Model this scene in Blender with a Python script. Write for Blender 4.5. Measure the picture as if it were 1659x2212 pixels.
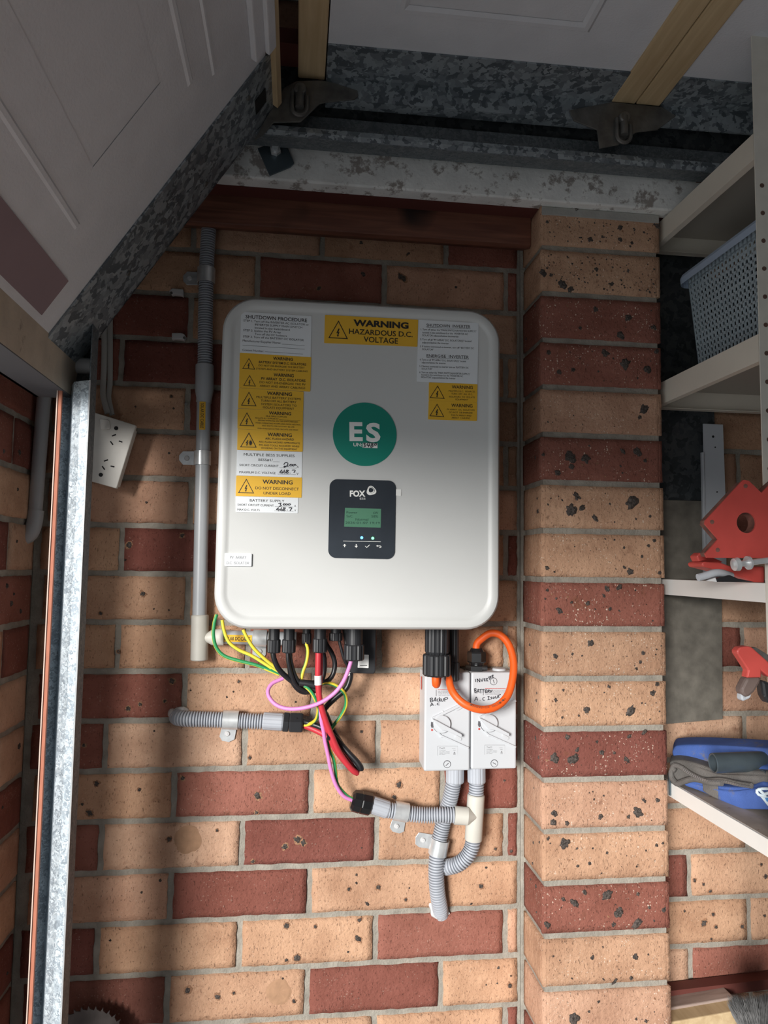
import bpy, bmesh, math, random
from mathutils import Vector, Matrix, noise
random.seed(7)
sc = bpy.context.scene
for o in list(bpy.data.objects): bpy.data.objects.remove(o)
PI = math.pi
# ------------------------------------------------------------------ camera
FPX, W, H = 1546.7, 1659, 2212
R = Matrix(((0.99251704, -0.12132837, 0.01376035), (-0.02276109, -0.07311412, 0.99706382), (-0.11996605, -0.98991603, -0.07532858)))
CAM = Vector((0.3244, -1.3271, 0.4495))
cam = bpy.data.cameras.new('camera'); co = bpy.data.objects.new('camera', cam); sc.collection.objects.link(co)
co.matrix_world = Matrix.Translation(CAM) @ R.transposed().to_4x4()
cam.sensor_fit = 'HORIZONTAL'; cam.sensor_width = 36; cam.lens = 36 * FPX / W; cam.clip_start = .02
sc.camera = co
# ------------------------------------------------------------------ world, daylight, exposure
wd = bpy.data.worlds.new('world'); sc.world = wd; wd.use_nodes = True
wd.node_tree.nodes['Background'].inputs[0].default_value = (.86, .94, 1.0, 1)
wd.node_tree.nodes['Background'].inputs[1].default_value = 1.0
def sun_lamp(name, direction, strength, angle, color):
    l = bpy.data.lights.new(name, 'SUN'); l.energy = strength; l.angle = angle; l.color = color
    o = bpy.data.objects.new(name, l); sc.collection.objects.link(o); o.location = (-2, -2, 2)
    o.rotation_euler = Vector(direction).to_track_quat('-Z', 'Y').to_euler(); return o
sun_lamp('low_evening_daylight', (.50, .84, -.17), 4.3, .30, (1, .97, .93))
sc.view_settings.view_transform = 'Standard'; sc.view_settings.look = 'None'; sc.view_settings.gamma = 1
sc.view_settings.exposure = 0.1; sc.view_settings.use_curve_mapping = False

def at(px, py, y=None, x=None, z=None):
    """point in the room seen at a measured photo position, at a given depth plane"""
    v = R.transposed() @ Vector(((px - W / 2) / FPX, -(py - H / 2) / FPX, -1))
    t = (y - CAM.y) / v.y if y is not None else (x - CAM.x) / v.x if x is not None else (z - CAM.z) / v.z
    return CAM + v * t
def conv(ox, oy, s): return lambda x, y: (ox + x / s, oy + y / s)
P4 = conv(450, 620, 4.337); P5 = conv(690, 640, 3.749); PD = conv(690, 1020, 8.732); PK = conv(350, 1300, 3.318)
PL = conv(700, 1300, 3.318); PM = conv(700, 1600, 3.318); PS = conv(0, 550, 3.16); PI6 = conv(880, 1430, 6.381)
PP = conv(1000, 900, 3.318); PP2 = conv(1000, 1300, 3.318); PP3 = conv(1000, 1712, 3.318); PP1 = conv(1000, 400, 3.318)
PT = conv(1400, 900, 4.915); PB = conv(1400, 1300, 4.023); PH = conv(540, 120, 6.381); PQ = conv(1300, 300, 3.688)
PX = lambda x, y: (x, y)

# ------------------------------------------------------------------ materials
def mat(name, col, rough=.6, metal=0, noise_amt=.0, nscale=30, bump=0, bscale=200, emit=0, spec=None, dirt=None):
    m = bpy.data.materials.new(name); m.use_nodes = True; nt = m.node_tree; b = nt.nodes['Principled BSDF']
    b.inputs['Roughness'].default_value = rough; b.inputs['Metallic'].default_value = metal
    b.inputs['Base Color'].default_value = (*col, 1)
    if spec is not None: b.inputs['Specular IOR Level'].default_value = spec
    tc = nt.nodes.new('ShaderNodeTexCoord')
    cur = None
    if noise_amt:
        n = nt.nodes.new('ShaderNodeTexNoise'); n.inputs['Scale'].default_value = nscale; n.inputs['Detail'].default_value = 6
        nt.links.new(tc.outputs['Object'], n.inputs['Vector'])
        r = nt.nodes.new('ShaderNodeValToRGB'); r.color_ramp.elements[0].position = .3; r.color_ramp.elements[1].position = .7
        r.color_ramp.elements[0].color = (*[c * (1 - noise_amt) for c in col], 1)
        r.color_ramp.elements[1].color = (*[min(1, c * (1 + noise_amt)) for c in col], 1)
        nt.links.new(n.outputs['Fac'], r.inputs[0]); cur = r.outputs[0]
    if dirt:
        n = nt.nodes.new('ShaderNodeTexNoise'); n.inputs['Scale'].default_value = dirt[1]; n.inputs['Detail'].default_value = 8; n.inputs['Roughness'].default_value = .7
        nt.links.new(tc.outputs['Object'], n.inputs['Vector'])
        r = nt.nodes.new('ShaderNodeValToRGB'); r.color_ramp.elements[0].position = dirt[2]; r.color_ramp.elements[1].position = dirt[2] + .08
        mx = nt.nodes.new('ShaderNodeMix'); mx.data_type = 'RGBA'
        nt.links.new(n.outputs['Fac'], r.inputs[0]); nt.links.new(r.outputs[0], mx.inputs['Factor'])
        if cur: nt.links.new(cur, mx.inputs[6])
        else: mx.inputs[6].default_value = (*col, 1)
        mx.inputs[7].default_value = (*dirt[0], 1); cur = mx.outputs[2]
    if cur: nt.links.new(cur, b.inputs['Base Color'])
    if bump:
        n = nt.nodes.new('ShaderNodeTexNoise'); n.inputs['Scale'].default_value = bscale; n.inputs['Detail'].default_value = 4
        nt.links.new(tc.outputs['Object'], n.inputs['Vector'])
        bp = nt.nodes.new('ShaderNodeBump'); bp.inputs['Strength'].default_value = bump; bp.inputs['Distance'].default_value = .002
        nt.links.new(n.outputs['Fac'], bp.inputs['Height']); nt.links.new(bp.outputs[0], b.inputs['Normal'])
    if emit:
        b.inputs['Emission Color'].default_value = (*col, 1); b.inputs['Emission Strength'].default_value = emit
    return m
def brick_mat():
    m = bpy.data.materials.new('fired_brick'); m.use_nodes = True; nt = m.node_tree; N = nt.nodes; b = N['Principled BSDF']; LK = nt.links.new
    b.inputs['Roughness'].default_value = .85; b.inputs['Specular IOR Level'].default_value = .25
    at_ = N.new('ShaderNodeAttribute'); at_.attribute_name = 'tone'; tc = N.new('ShaderNodeTexCoord')
    def nz(s, d=5, sx=None):
        n = N.new('ShaderNodeTexNoise'); n.inputs['Scale'].default_value = s; n.inputs['Detail'].default_value = d; n.inputs['Roughness'].default_value = .6
        if sx:
            mp = N.new('ShaderNodeMapping'); mp.inputs['Scale'].default_value = sx; LK(tc.outputs['Object'], mp.inputs[0]); LK(mp.outputs[0], n.inputs[0])
        else: LK(tc.outputs['Object'], n.inputs[0])
        return n
    def ramp(src, a, c, ca=(0, 0, 0, 1), cb=(1, 1, 1, 1)):
        r = N.new('ShaderNodeValToRGB'); r.color_ramp.elements[0].position = a; r.color_ramp.elements[1].position = c
        r.color_ramp.elements[0].color = ca; r.color_ramp.elements[1].color = cb; LK(src, r.inputs[0]); return r.outputs[0]
    def mix(f, a, c, mode='MIX'):
        x = N.new('ShaderNodeMix'); x.data_type = 'RGBA'; x.blend_type = mode
        if isinstance(f, float): x.inputs['Factor'].default_value = f
        else: LK(f, x.inputs['Factor'])
        for s, v in ((6, a), (7, c)):
            if isinstance(v, tuple): x.inputs[s].default_value = v
            else: LK(v, x.inputs[s])
        return x.outputs[2]
    n1 = nz(14); c = mix(ramp(n1.outputs[0], .3, .7, (.80, .76, .74, 1), (1.12, 1.12, 1.1, 1)), (0, 0, 0, 1), at_.outputs['Color'])
    x = N.new('ShaderNodeMix'); x.data_type = 'RGBA'; x.blend_type = 'MULTIPLY'; x.inputs['Factor'].default_value = 1
    LK(at_.outputs['Color'], x.inputs[6]); LK(ramp(n1.outputs[0], .3, .7, (.80, .74, .70, 1), (1.14, 1.14, 1.12, 1)), x.inputs[7]); c = x.outputs[2]
    # rusty blotches
    n2 = nz(22, 3); c = mix(ramp(n2.outputs[0], .66, .74, (0, 0, 0, 1), (.55, .55, .55, 1)), c, (.22, .09, .05, 1))
    # drag pits, slightly upright
    n3 = nz(230, 3, (1.6, 1.6, .75)); pit = ramp(n3.outputs[0], .30, .39, (1, 1, 1, 1), (0, 0, 0, 1)); 
    p2 = N.new('ShaderNodeMath'); p2.operation = 'MULTIPLY'; LK(pit, p2.inputs[0]); p2.inputs[1].default_value = .38
    c = mix(p2.outputs[0], c, (.10, .05, .035, 1))
    # pale grains
    nd = nz(240, 3); mv = N.new('ShaderNodeMix'); mv.data_type = 'VECTOR'; mv.inputs['Factor'].default_value = .006; LK(tc.outputs['Object'], mv.inputs[4]); LK(nd.outputs['Color'], mv.inputs[5])
    v = N.new('ShaderNodeTexVoronoi'); v.inputs['Scale'].default_value = 230; LK(mv.outputs[1], v.inputs['Vector']); vs_ = N.new('ShaderNodeSeparateColor'); LK(v.outputs['Color'], vs_.inputs[0])
    vm = N.new('ShaderNodeMath'); vm.operation = 'DIVIDE'; LK(v.outputs['Distance'], vm.inputs[0]); LK(vs_.outputs[0], vm.inputs[1])
    g = ramp(vm.outputs[0], .22, .36, (1, 1, 1, 1), (0, 0, 0, 1)); n4 = nz(25, 2); gm = N.new('ShaderNodeMath'); gm.operation = 'MULTIPLY'
    LK(g, gm.inputs[0]); LK(ramp(n4.outputs[0], .42, .60), gm.inputs[1]); gg = N.new('ShaderNodeMath'); gg.operation = 'MULTIPLY'; LK(gm.outputs[0], gg.inputs[0]); LK(at_.outputs['Alpha'], gg.inputs[1])
    c = mix(gg.outputs[0], c, (.82, .68, .55, 1))
    LK(c, b.inputs['Base Color'])
    n5 = nz(120, 8); bp = N.new('ShaderNodeBump'); bp.inputs['Strength'].default_value = .8; bp.inputs['Distance'].default_value = .004
    s = N.new('ShaderNodeMath'); s.operation = 'SUBTRACT'; LK(n5.outputs[0], s.inputs[0]); LK(p2.outputs[0], s.inputs[1]); LK(s.outputs[0], bp.inputs['Height']); LK(bp.outputs[0], b.inputs['Normal'])
    return m
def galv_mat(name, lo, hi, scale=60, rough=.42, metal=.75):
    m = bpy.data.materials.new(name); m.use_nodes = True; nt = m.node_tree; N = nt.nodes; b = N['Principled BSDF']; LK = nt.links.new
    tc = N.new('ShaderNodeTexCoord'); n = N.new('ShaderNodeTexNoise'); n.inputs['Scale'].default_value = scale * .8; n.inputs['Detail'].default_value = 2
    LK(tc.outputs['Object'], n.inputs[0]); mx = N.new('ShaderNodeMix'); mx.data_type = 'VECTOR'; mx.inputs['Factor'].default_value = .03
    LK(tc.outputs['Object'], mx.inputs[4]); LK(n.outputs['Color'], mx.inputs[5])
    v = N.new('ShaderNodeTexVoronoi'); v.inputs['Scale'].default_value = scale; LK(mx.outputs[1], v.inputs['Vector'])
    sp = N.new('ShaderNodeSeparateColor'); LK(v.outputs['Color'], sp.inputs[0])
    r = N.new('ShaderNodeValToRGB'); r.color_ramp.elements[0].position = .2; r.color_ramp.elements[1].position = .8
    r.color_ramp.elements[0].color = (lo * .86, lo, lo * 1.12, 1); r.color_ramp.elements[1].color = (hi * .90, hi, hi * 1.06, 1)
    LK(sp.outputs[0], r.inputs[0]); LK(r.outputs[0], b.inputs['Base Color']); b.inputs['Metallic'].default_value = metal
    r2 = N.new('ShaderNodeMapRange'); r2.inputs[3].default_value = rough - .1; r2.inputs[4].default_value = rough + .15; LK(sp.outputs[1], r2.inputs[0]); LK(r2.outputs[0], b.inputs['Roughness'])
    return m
def wood_mat(name, lo, hi, axis='X', rough=.6, knots=None):
    m = bpy.data.materials.new(name); m.use_nodes = True; nt = m.node_tree; N = nt.nodes; b = N['Principled BSDF']; LK = nt.links.new
    tc = N.new('ShaderNodeTexCoord'); mp = N.new('ShaderNodeMapping'); s = {'X': (2, 30, 30), 'Y': (30, 2, 30), 'Z': (30, 30, 2)}[axis]
    mp.inputs['Scale'].default_value = s; LK(tc.outputs['Object'], mp.inputs[0])
    n = N.new('ShaderNodeTexNoise'); n.inputs['Scale'].default_value = 3.5; n.inputs['Detail'].default_value = 7; n.inputs['Distortion'].default_value = .4; LK(mp.outputs[0], n.inputs[0])
    r = N.new('ShaderNodeValToRGB'); r.color_ramp.elements[0].position = .3; r.color_ramp.elements[1].position = .7
    r.color_ramp.elements[0].color = (*lo, 1); r.color_ramp.elements[1].color = (*hi, 1); LK(n.outputs[0], r.inputs[0])
    out = r.outputs[0]
    if knots:
        v = N.new('ShaderNodeTexNoise'); v.inputs['Scale'].default_value = 7; LK(tc.outputs['Object'], v.inputs[0])
        r3 = N.new('ShaderNodeValToRGB'); r3.color_ramp.elements[0].position = .62; r3.color_ramp.elements[1].position = .75; LK(v.outputs[0], r3.inputs[0])
        mx = N.new('ShaderNodeMix'); mx.data_type = 'RGBA'; LK(r3.outputs[0], mx.inputs['Factor']); LK(out, mx.inputs[6]); mx.inputs[7].default_value = (*knots, 1); out = mx.outputs[2]
    LK(out, b.inputs['Base Color']); b.inputs['Roughness'].default_value = rough
    bp = N.new('ShaderNodeBump'); bp.inputs['Strength'].default_value = .3; bp.inputs['Distance'].default_value = .001; LK(n.outputs[0], bp.inputs['Height']); LK(bp.outputs[0], b.inputs['Normal'])
    return m
M = dict(
    brick=brick_mat(),
    mortar=mat('sandy_mortar', (.33, .305, .26), .95, noise_amt=.2, nscale=40, bump=1.0, bscale=260),
    slag=mat('iron_spot', (.07, .055, .047), .5, noise_amt=.7, nscale=300, bump=1.0, bscale=500, dirt=((.34, .27, .22), 420, .60)),
    halo=mat('burnt_halo', (.33, .175, .10), .9, noise_amt=.3, nscale=200),
    rust=mat('rust_stain', (.42, .245, .145), .9, noise_amt=.1, nscale=80),
    galv=galv_mat('galvanised_dark', .15, .44, 95, metal=.4), galvb=galv_mat('galvanised_lit', .42, .80, 190, .42, metal=.5), galvs=galv_mat('galvanised_shaded', .16, .24, 160, .55, metal=.4),  # track steel coloured twice, as lit face and as shaded sides
    galvp=galv_mat('galvanised_sheet', .05, .11, 85, .5, metal=.3),
    zinc=mat('zinc_plate', (.66, .68, .69), .3, .45, noise_amt=.15, nscale=60),
    steel=mat('dull_steel', (.16, .155, .145), .5, .5, noise_amt=.3, nscale=40, bump=.2),
    darksteel=mat('dark_tube', (.10, .13, .15), .35, .5, noise_amt=.2, nscale=20),
    rusty=mat('rusty_inside', (.14, .08, .06), .9),
    inv=mat('inverter_paint', (.63, .635, .62), .42, noise_amt=.012, nscale=8, bump=.05, bscale=900),
    invb=mat('inverter_back', (.10, .10, .105), .5),
    white=mat('white_sticker', (.82, .85, .87), .45), wtext=mat('white_print', (.86, .86, .83), .5),
    yellow=mat('yellow_sticker', (.86, .49, .035), .42), ink=mat('black_print', (.018, .016, .015), .5), marker=mat('marker_ink', (.02, .02, .03), .4),
    redink=mat('red_print', (.55, .08, .07), .5), greyink=mat('grey_print', (.22, .22, .23), .5),
    green=mat('green_disc', (.006, .24, .175), .4), panel=mat('dark_display_panel', (.035, .042, .052), .22, noise_amt=.25, nscale=9),
    lcd=mat('lcd_glass', (.075, .19, .12), .3, emit=.18), lcdink=mat('lcd_ink', (.02, .07, .05), .4),
    ledb=mat('blue_led', (.10, .42, 1), .4, emit=3), ledg=mat('green_led', (.15, 1, .35), .4, emit=3),
    blk=mat('black_plastic', (.022, .023, .026), .42), blkg=mat('black_gloss_plastic', (.012, .012, .013), .2),
    cblk=mat('black_cable', (.018, .018, .02), .35), red=mat('red_cable', (.56, .035, .05), .45), pink=mat('pink_cable', (.75, .28, .62), .45), wh=mat('white_sleeve', (.8, .8, .8), .5),
    eg=mat('earth_green', (.03, .30, .10), .4), ey=mat('earth_yellow', (.85, .68, .06), .4), orange=mat('orange_cable', (.85, .12, .015), .45),
    cond=mat('grey_conduit', (.43, .455, .50), .5, noise_amt=.05, nscale=20), rigid=mat('rigid_conduit', (.44, .46, .48), .33, noise_amt=.04, nscale=15), pvc=mat('cream_pvc', (.62, .60, .54), .5, noise_amt=.05, nscale=30, dirt=((.5, .45, .38), 14, .66)),
    iso=mat('isolator_plastic', (.58, .60, .625), .42), isod=mat('slot_shadow_plastic', (.10, .10, .11), .6),
    gpo=mat('socket_plastic', (.68, .66, .61), .45, noise_amt=.06, nscale=30, dirt=((.36, .29, .22), 24, .63)), hole=mat('slot_black', (.01, .01, .01), .8),
    clip=mat('clip_plastic', (.62, .62, .62), .5), tps=mat('flat_grey_cable', (.42, .41, .38), .55),
    door=mat('door_panel_paint', (.68, .69, .72), .75, noise_amt=.04, nscale=20, bump=.25, bscale=260), mauve=mat('mauve_patch', (.27, .19, .21), .8, noise_amt=.1, nscale=5),
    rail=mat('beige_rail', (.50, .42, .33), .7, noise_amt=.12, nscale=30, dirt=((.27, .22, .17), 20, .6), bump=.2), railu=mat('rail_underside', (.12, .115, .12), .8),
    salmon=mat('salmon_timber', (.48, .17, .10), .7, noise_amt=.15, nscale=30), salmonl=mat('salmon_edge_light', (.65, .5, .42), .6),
    pine=wood_mat('pale_pine', (.50, .36, .20), (.64, .49, .29), 'Y'), cedar=wood_mat('red_cedar', (.13, .045, .03), (.25, .10, .06), 'X', .55, (.02, .012, .01)),
    maroon=mat('maroon_timber', (.12, .03, .022), .8), jarrah=wood_mat('weathered_plank', (.27, .20, .17), (.42, .33, .29), 'X'),
    beam=mat('flaky_white_paint', (.88, .88, .85), .8, noise_amt=.12, nscale=18, dirt=((.38, .34, .31), 34, .53), bump=.6, bscale=90),
    cap=mat('cement_cap', (.40, .39, .36), .9, noise_amt=.1, bump=.4), plaster=mat('plaster_white', (.55, .55, .54), .9),
    shelf=mat('cream_shelf_paint', (.74, .68, .58), .5, noise_amt=.05, nscale=12, dirt=((.38, .27, .2), 45, .70), bump=.1), shelfw=mat('white_shelf_paint', (.86, .85, .81), .45, noise_amt=.03, nscale=12, dirt=((.36, .18, .12), 38, .70)),
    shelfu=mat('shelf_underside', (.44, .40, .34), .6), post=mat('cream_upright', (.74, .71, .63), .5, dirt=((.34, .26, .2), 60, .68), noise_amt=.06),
    basket=mat('basket_blue_grey', (.42, .50, .54), .45), basketrim=mat('basket_rim_blue', (.38, .47, .60), .4),
    cement=mat('fibre_cement', (.165, .152, .128), .9, noise_amt=.28, nscale=35, bump=.4, bscale=150), wstrip=mat('white_angle', (.55, .58, .62), .5),
    redm=mat('red_magnet_paint', (.60, .085, .07), .45, noise_amt=.12, nscale=18, dirt=((.30, .12, .10), 25, .66)), magedge=mat('magnet_edge', (.20, .09, .07), .7, noise_amt=.5, nscale=60),
    blue=mat('blue_fabric', (.07, .14, .43), .8, noise_amt=.25, nscale=14, dirt=((.20, .20, .24), 18, .58), bump=.3, bscale=500), gfab=mat('grey_webbing', (.15, .14, .13), .9, noise_amt=.25, nscale=30, bump=.6, bscale=600),
    zip=mat('zip_metal', (.3, .3, .3), .4, .5), grip=mat('brown_grip', (.16, .115, .10), .6, noise_amt=.2, nscale=20), tie=mat('pale_ribbon', (.70, .80, .86), .6), bluep=mat('blue_print', (.10, .30, .62), .6),
    bristle=mat('dark_bristle', (.15, .15, .15), .7, noise_amt=.5, nscale=80), blade=mat('saw_blade_steel', (.10, .085, .08), .5, .4, noise_amt=.3, nscale=30), silicone=mat('pale_sealant', (.60, .60, .60), .4),
    room=mat('room_brick_plain', (.20, .195, .195), .9, noise_amt=.1, nscale=12),
    dust=mat('dusty_rusty_top', (.36, .31, .27), .9, noise_amt=.2, nscale=25, dirt=((.22, .12, .09), 60, .62)), shadefill=mat('basket_shade', (.03, .035, .04), .9),
    drive=mat('pale_driveway', (.60, .60, .60), .9, noise_amt=.08, nscale=4),
    floor=mat('concrete_floor', (.34, .34, .35), .9, noise_amt=.12, nscale=6, bump=.3), ceil=mat('dark_roof_lining', (.10, .10, .10), .9),
)
# ------------------------------------------------------------------ helpers
WP = {}
def obj(name, bm, mats, parent=None, smooth=False, kind=None, origin=None):
    if not isinstance(mats, (list, tuple)): mats = [mats]
    me = bpy.data.meshes.new(name)
    bmesh.ops.recalc_face_normals(bm, faces=bm.faces) if smooth != 'raw' else None
    vs = [v.co for v in bm.verts]
    c = origin or Vector([(min(v[i] for v in vs) + max(v[i] for v in vs)) / 2 for i in range(3)])
    bmesh.ops.translate(bm, verts=bm.verts, vec=-c)
    if smooth is True:
        for f in bm.faces: f.smooth = True
        for e in bm.edges:
            if len(e.link_faces) == 2 and e.calc_face_angle(0) > .6: e.smooth = False
    bm.to_mesh(me); bm.free()
    for m in mats: me.materials.append(M[m])
    o = bpy.data.objects.new(name, me); sc.collection.objects.link(o)
    pw = Vector((0, 0, 0))
    if parent is not None: o.parent = parent; pw = WP[parent.name]
    o.location = c - pw; WP[o.name] = c.copy()
    if kind: o['kind'] = kind
    return o
def tag(o, label, cat=None, group=None):
    o['label'] = label
    if cat: o['category'] = cat
    if group: o['group'] = group
    return o
def thing(name, label, cat, loc=(0, 0, 0), group=None):
    o = bpy.data.objects.new(name, None); sc.collection.objects.link(o); o.location = loc; o.empty_display_size = .02; WP[o.name] = Vector(loc)
    return tag(o, label, cat, group)
def struct(name, bm, mats, smooth=False): return obj(name, bm, mats, None, smooth, 'structure')
def B(): return bmesh.new()
def box(bm, a, b, mi=0, bev=0):
    a, b = Vector(a), Vector(b); lo = Vector([min(a[i], b[i]) for i in range(3)]); hi = Vector([max(a[i], b[i]) for i in range(3)])
    t = B(); bmesh.ops.create_cube(t, size=1)
    for v in t.verts: v.co = Vector([lo[i] + (v.co[i] + .5) * (hi[i] - lo[i]) for i in range(3)])
    if bev: bmesh.ops.bevel(t, geom=t.edges[:], offset=bev, segments=2, affect='EDGES', profile=.5)
    join(bm, t, mi)
def join(bm, t, mi=0, keep=False):
    mp = {}
    for v in t.verts: mp[v] = bm.verts.new(v.co)
    for f in t.faces:
        try: nf = bm.faces.new([mp[v] for v in f.verts])
        except ValueError: continue
        nf.material_index = f.material_index if keep else mi
    t.free()
def prism(bm, pts, off, mi=0, bev=0, seg=2):
    """closed polygon of 3D points, extruded by the vector off"""
    t = B(); vs = [t.verts.new(p) for p in pts]; f = t.faces.new(vs)
    r = bmesh.ops.extrude_face_region(t, geom=[f]); bmesh.ops.translate(t, verts=[g for g in r['geom'] if isinstance(g, bmesh.types.BMVert)], vec=off)
    bmesh.ops.recalc_face_normals(t, faces=t.faces)
    if bev: bmesh.ops.bevel(t, geom=t.edges[:], offset=bev, segments=seg, affect='EDGES', profile=.5)
    join(bm, t, mi)
def pprism(bm, P, pts, y, dy, mi=0, bev=0): prism(bm, [at(*P(*q), y=y) for q in pts], Vector((0, dy, 0)), mi, bev)
def smooth_path(pts, step=.004):
    pts = [Vector(p) for p in pts]
    if len(pts) == 2: pts = [pts[0], (pts[0] + pts[1]) / 2, pts[1]]
    e = [2 * pts[0] - pts[1]] + pts + [2 * pts[-1] - pts[-2]]; out = []
    for i in range(1, len(e) - 2):
        a, b, c, d = e[i - 1:i + 3]; n = max(2, int((c - b).length / step))
        for k in range(n):
            t = k / n
            out.append(.5 * ((2 * b) + (c - a) * t + (2 * a - 5 * b + 4 * c - d) * t * t + (3 * b - a - 3 * c + d) * t ** 3))
    out.append(pts[-1]); return out
def resample(path, step):
    out = [path[0]]; acc = 0
    for a, b in zip(path, path[1:]):
        l = (b - a).length; 
        while l > 1e-9 and acc + l >= step:
            t = (step - acc) / l; a = a.lerp(b, t); out.append(a.copy()); l = (b - a).length; acc = 0
        acc += l
    return out
def tube(bm, path, rad, n=14, mi=0, caps=True, stripe=None, twist=0):
    """rad: number or function(i, count)"""
    rings = []; up = None; N = len(path)
    for i, p in enumerate(path):
        d = (path[min(i + 1, N - 1)] - path[max(i - 1, 0)]); d = d.normalized() if d.length > 1e-9 else Vector((0, 0, 1))
        if up is None:
            up = d.orthogonal().normalized()
        up = (up - d * up.dot(d)); up = up.normalized() if up.length > 1e-6 else d.orthogonal().normalized()
        s = d.cross(up); r = rad(i, N) if callable(rad) else rad
        rings.append([bm.verts.new(p + (up * math.cos(2 * PI * k / n) + s * math.sin(2 * PI * k / n)) * r) for k in range(n)])
    for i in range(N - 1):
        for k in range(n):
            f = bm.faces.new((rings[i][k], rings[i][(k + 1) % n], rings[i + 1][(k + 1) % n], rings[i + 1][k]))
            f.material_index = mi
            if stripe is not None:
                q = (k / n + i * twist) % 1.0
                f.material_index = stripe if q < .42 else mi
    if caps:
        for r_ in (rings[0], rings[-1]):
            try: f = bm.faces.new(r_); f.material_index = mi
            except ValueError: pass
def cyl(bm, a, b, r, r2=None, n=24, mi=0, bev=0):
    a, b = Vector(a), Vector(b); r2 = r if r2 is None else r2
    if bev:
        d = (b - a); L = d.length; tube(bm, [a, a + d * (bev / L), b - d * (bev / L), b], lambda i, N: [r - bev, r, r2, r2 - bev][i], n, mi)
    else: tube(bm, [a, b], lambda i, N: [r, r2][i], n, mi)
def corr(bm, pts, r, pitch=.0042, depth=.0011, mi=0, n=24):
    p = resample(smooth_path(pts, .002), pitch / 6)
    tube(bm, p, lambda i, N: r - depth * 3.0 * (1, 1, .12, 0, 0, .12)[i % 6], n, mi)
def fluted(bm, a, b, r, flutes=12, depth=.08, mi=0):
    a, b = Vector(a), Vector(b); d = (b - a).normalized(); u = d.orthogonal().normalized(); s = d.cross(u); n = flutes * 4; rings = []
    for t, k in ((0, .93), (.06, 1), (.92, 1), (1, .9)):
        c = a.lerp(b, t); rings.append([c + (u * math.cos(2 * PI * j / n) + s * math.sin(2 * PI * j / n)) * r * k * (1 - (depth if j % 4 == 0 else 0)) for j in range(n)])
    vs = [[bm.verts.new(p) for p in rg] for rg in rings]
    for i in range(3):
        for j in range(n):
            f = bm.faces.new((vs[i][j], vs[i][(j + 1) % n], vs[i + 1][(j + 1) % n], vs[i + 1][j])); f.material_index = mi
    for g in (vs[0], vs[-1]): f = bm.faces.new(g); f.material_index = mi
def hexnut(bm, a, b, r, mi=0): tube(bm, [Vector(a), Vector(a).lerp(Vector(b), .12), Vector(a).lerp(Vector(b), .88), Vector(b)], lambda i, N: [r * .93, r, r, r * .93][i], 6, mi)
def quadpt(c, u, v):  # bilinear over four 3D corners TL TR BR BL
    return (c[0] * (1 - u) + c[1] * u) * (1 - v) + (c[3] * (1 - u) + c[2] * u) * v
def rquad(bm, c, r, dy, mi=0, seg=8, bev=0):
    w = (c[1] - c[0]).length; h = (c[3] - c[0]).length; ru, rv = r / w, r / h; pts = []
    for cu, cv, a0 in ((1 - ru, rv, -90), (1 - ru, 1 - rv, 0), (ru, 1 - rv, 90), (ru, rv, 180)):
        for k in range(seg + 1):
            a = math.radians(a0 + 90 * k / seg); pts.append(quadpt(c, cu + ru * math.cos(a), cv + rv * math.sin(a)))
    prism(bm, pts, Vector((0, dy, 0)), mi, bev)
def text_into(bm, s, left, right, h, bold=0, mi=0, normal=Vector((0, -1, 0))):
    """write s so that it spans left..right (3D, vertical centre) with letter height h"""
    cu = bpy.data.curves.new('t', 'FONT'); cu.body = s; cu.size = 1; cu.offset = bold; cu.resolution_u = 3
    o = bpy.data.objects.new('t', cu); sc.collection.objects.link(o); bpy.context.view_layer.update()
    me = bpy.data.meshes.new_from_object(o.evaluated_get(bpy.context.evaluated_depsgraph_get())); bpy.data.objects.remove(o); bpy.data.curves.remove(cu)
    if not me.vertices: return
    xs = [v.co.x for v in me.vertices]; x0, x1 = min(xs), max(xs)
    cap = .73; d = right - left; L = d.length; d = d / L; up = normal.cross(d)
    if s.islower(): cap = .73
    vs = [bm.verts.new(left + d * ((v.co.x - x0) / (x1 - x0) * L) + up * ((v.co.y - cap / 2) / cap * h)) for v in me.vertices]
    for p in me.polygons:
        try: f = bm.faces.new([vs[i] for i in p.vertices]); f.material_index = mi
        except ValueError: pass
    bpy.data.meshes.remove(me)
def write(bm, P, y, lines, slope, mi=0):
    for ln in lines:
        s, x0, x1, yl, h = ln[:5]; bold = ln[5] if len(ln) > 5 else 0
        a, b = P(x0, yl), P(x1, yl + (x1 - x0) * slope); q = P(x0, yl + h)
        hh = (at(*q, y=y) - at(*a, y=y)).length
        text_into(bm, s, at(*a, y=y), at(*b, y=y), hh, bold, mi)
def rule(bm, P, y, x0, x1, yl, slope, w=2.0, mi=0):
    pts = [(x0, yl - w / 2), (x1, yl - w / 2 + (x1 - x0) * slope), (x1, yl + w / 2 + (x1 - x0) * slope), (x0, yl + w / 2)]
    f = bm.faces.new([bm.verts.new(at(*P(*q), y=y)) for q in pts]); f.material_index = mi
def stroke(bm, P, y, polys, r=.0005, mi=0):
    for pl in polys:
        path = smooth_path([at(*P(*q), y=y) for q in pl], .0012); tube(bm, path, r, 6, mi)
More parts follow.
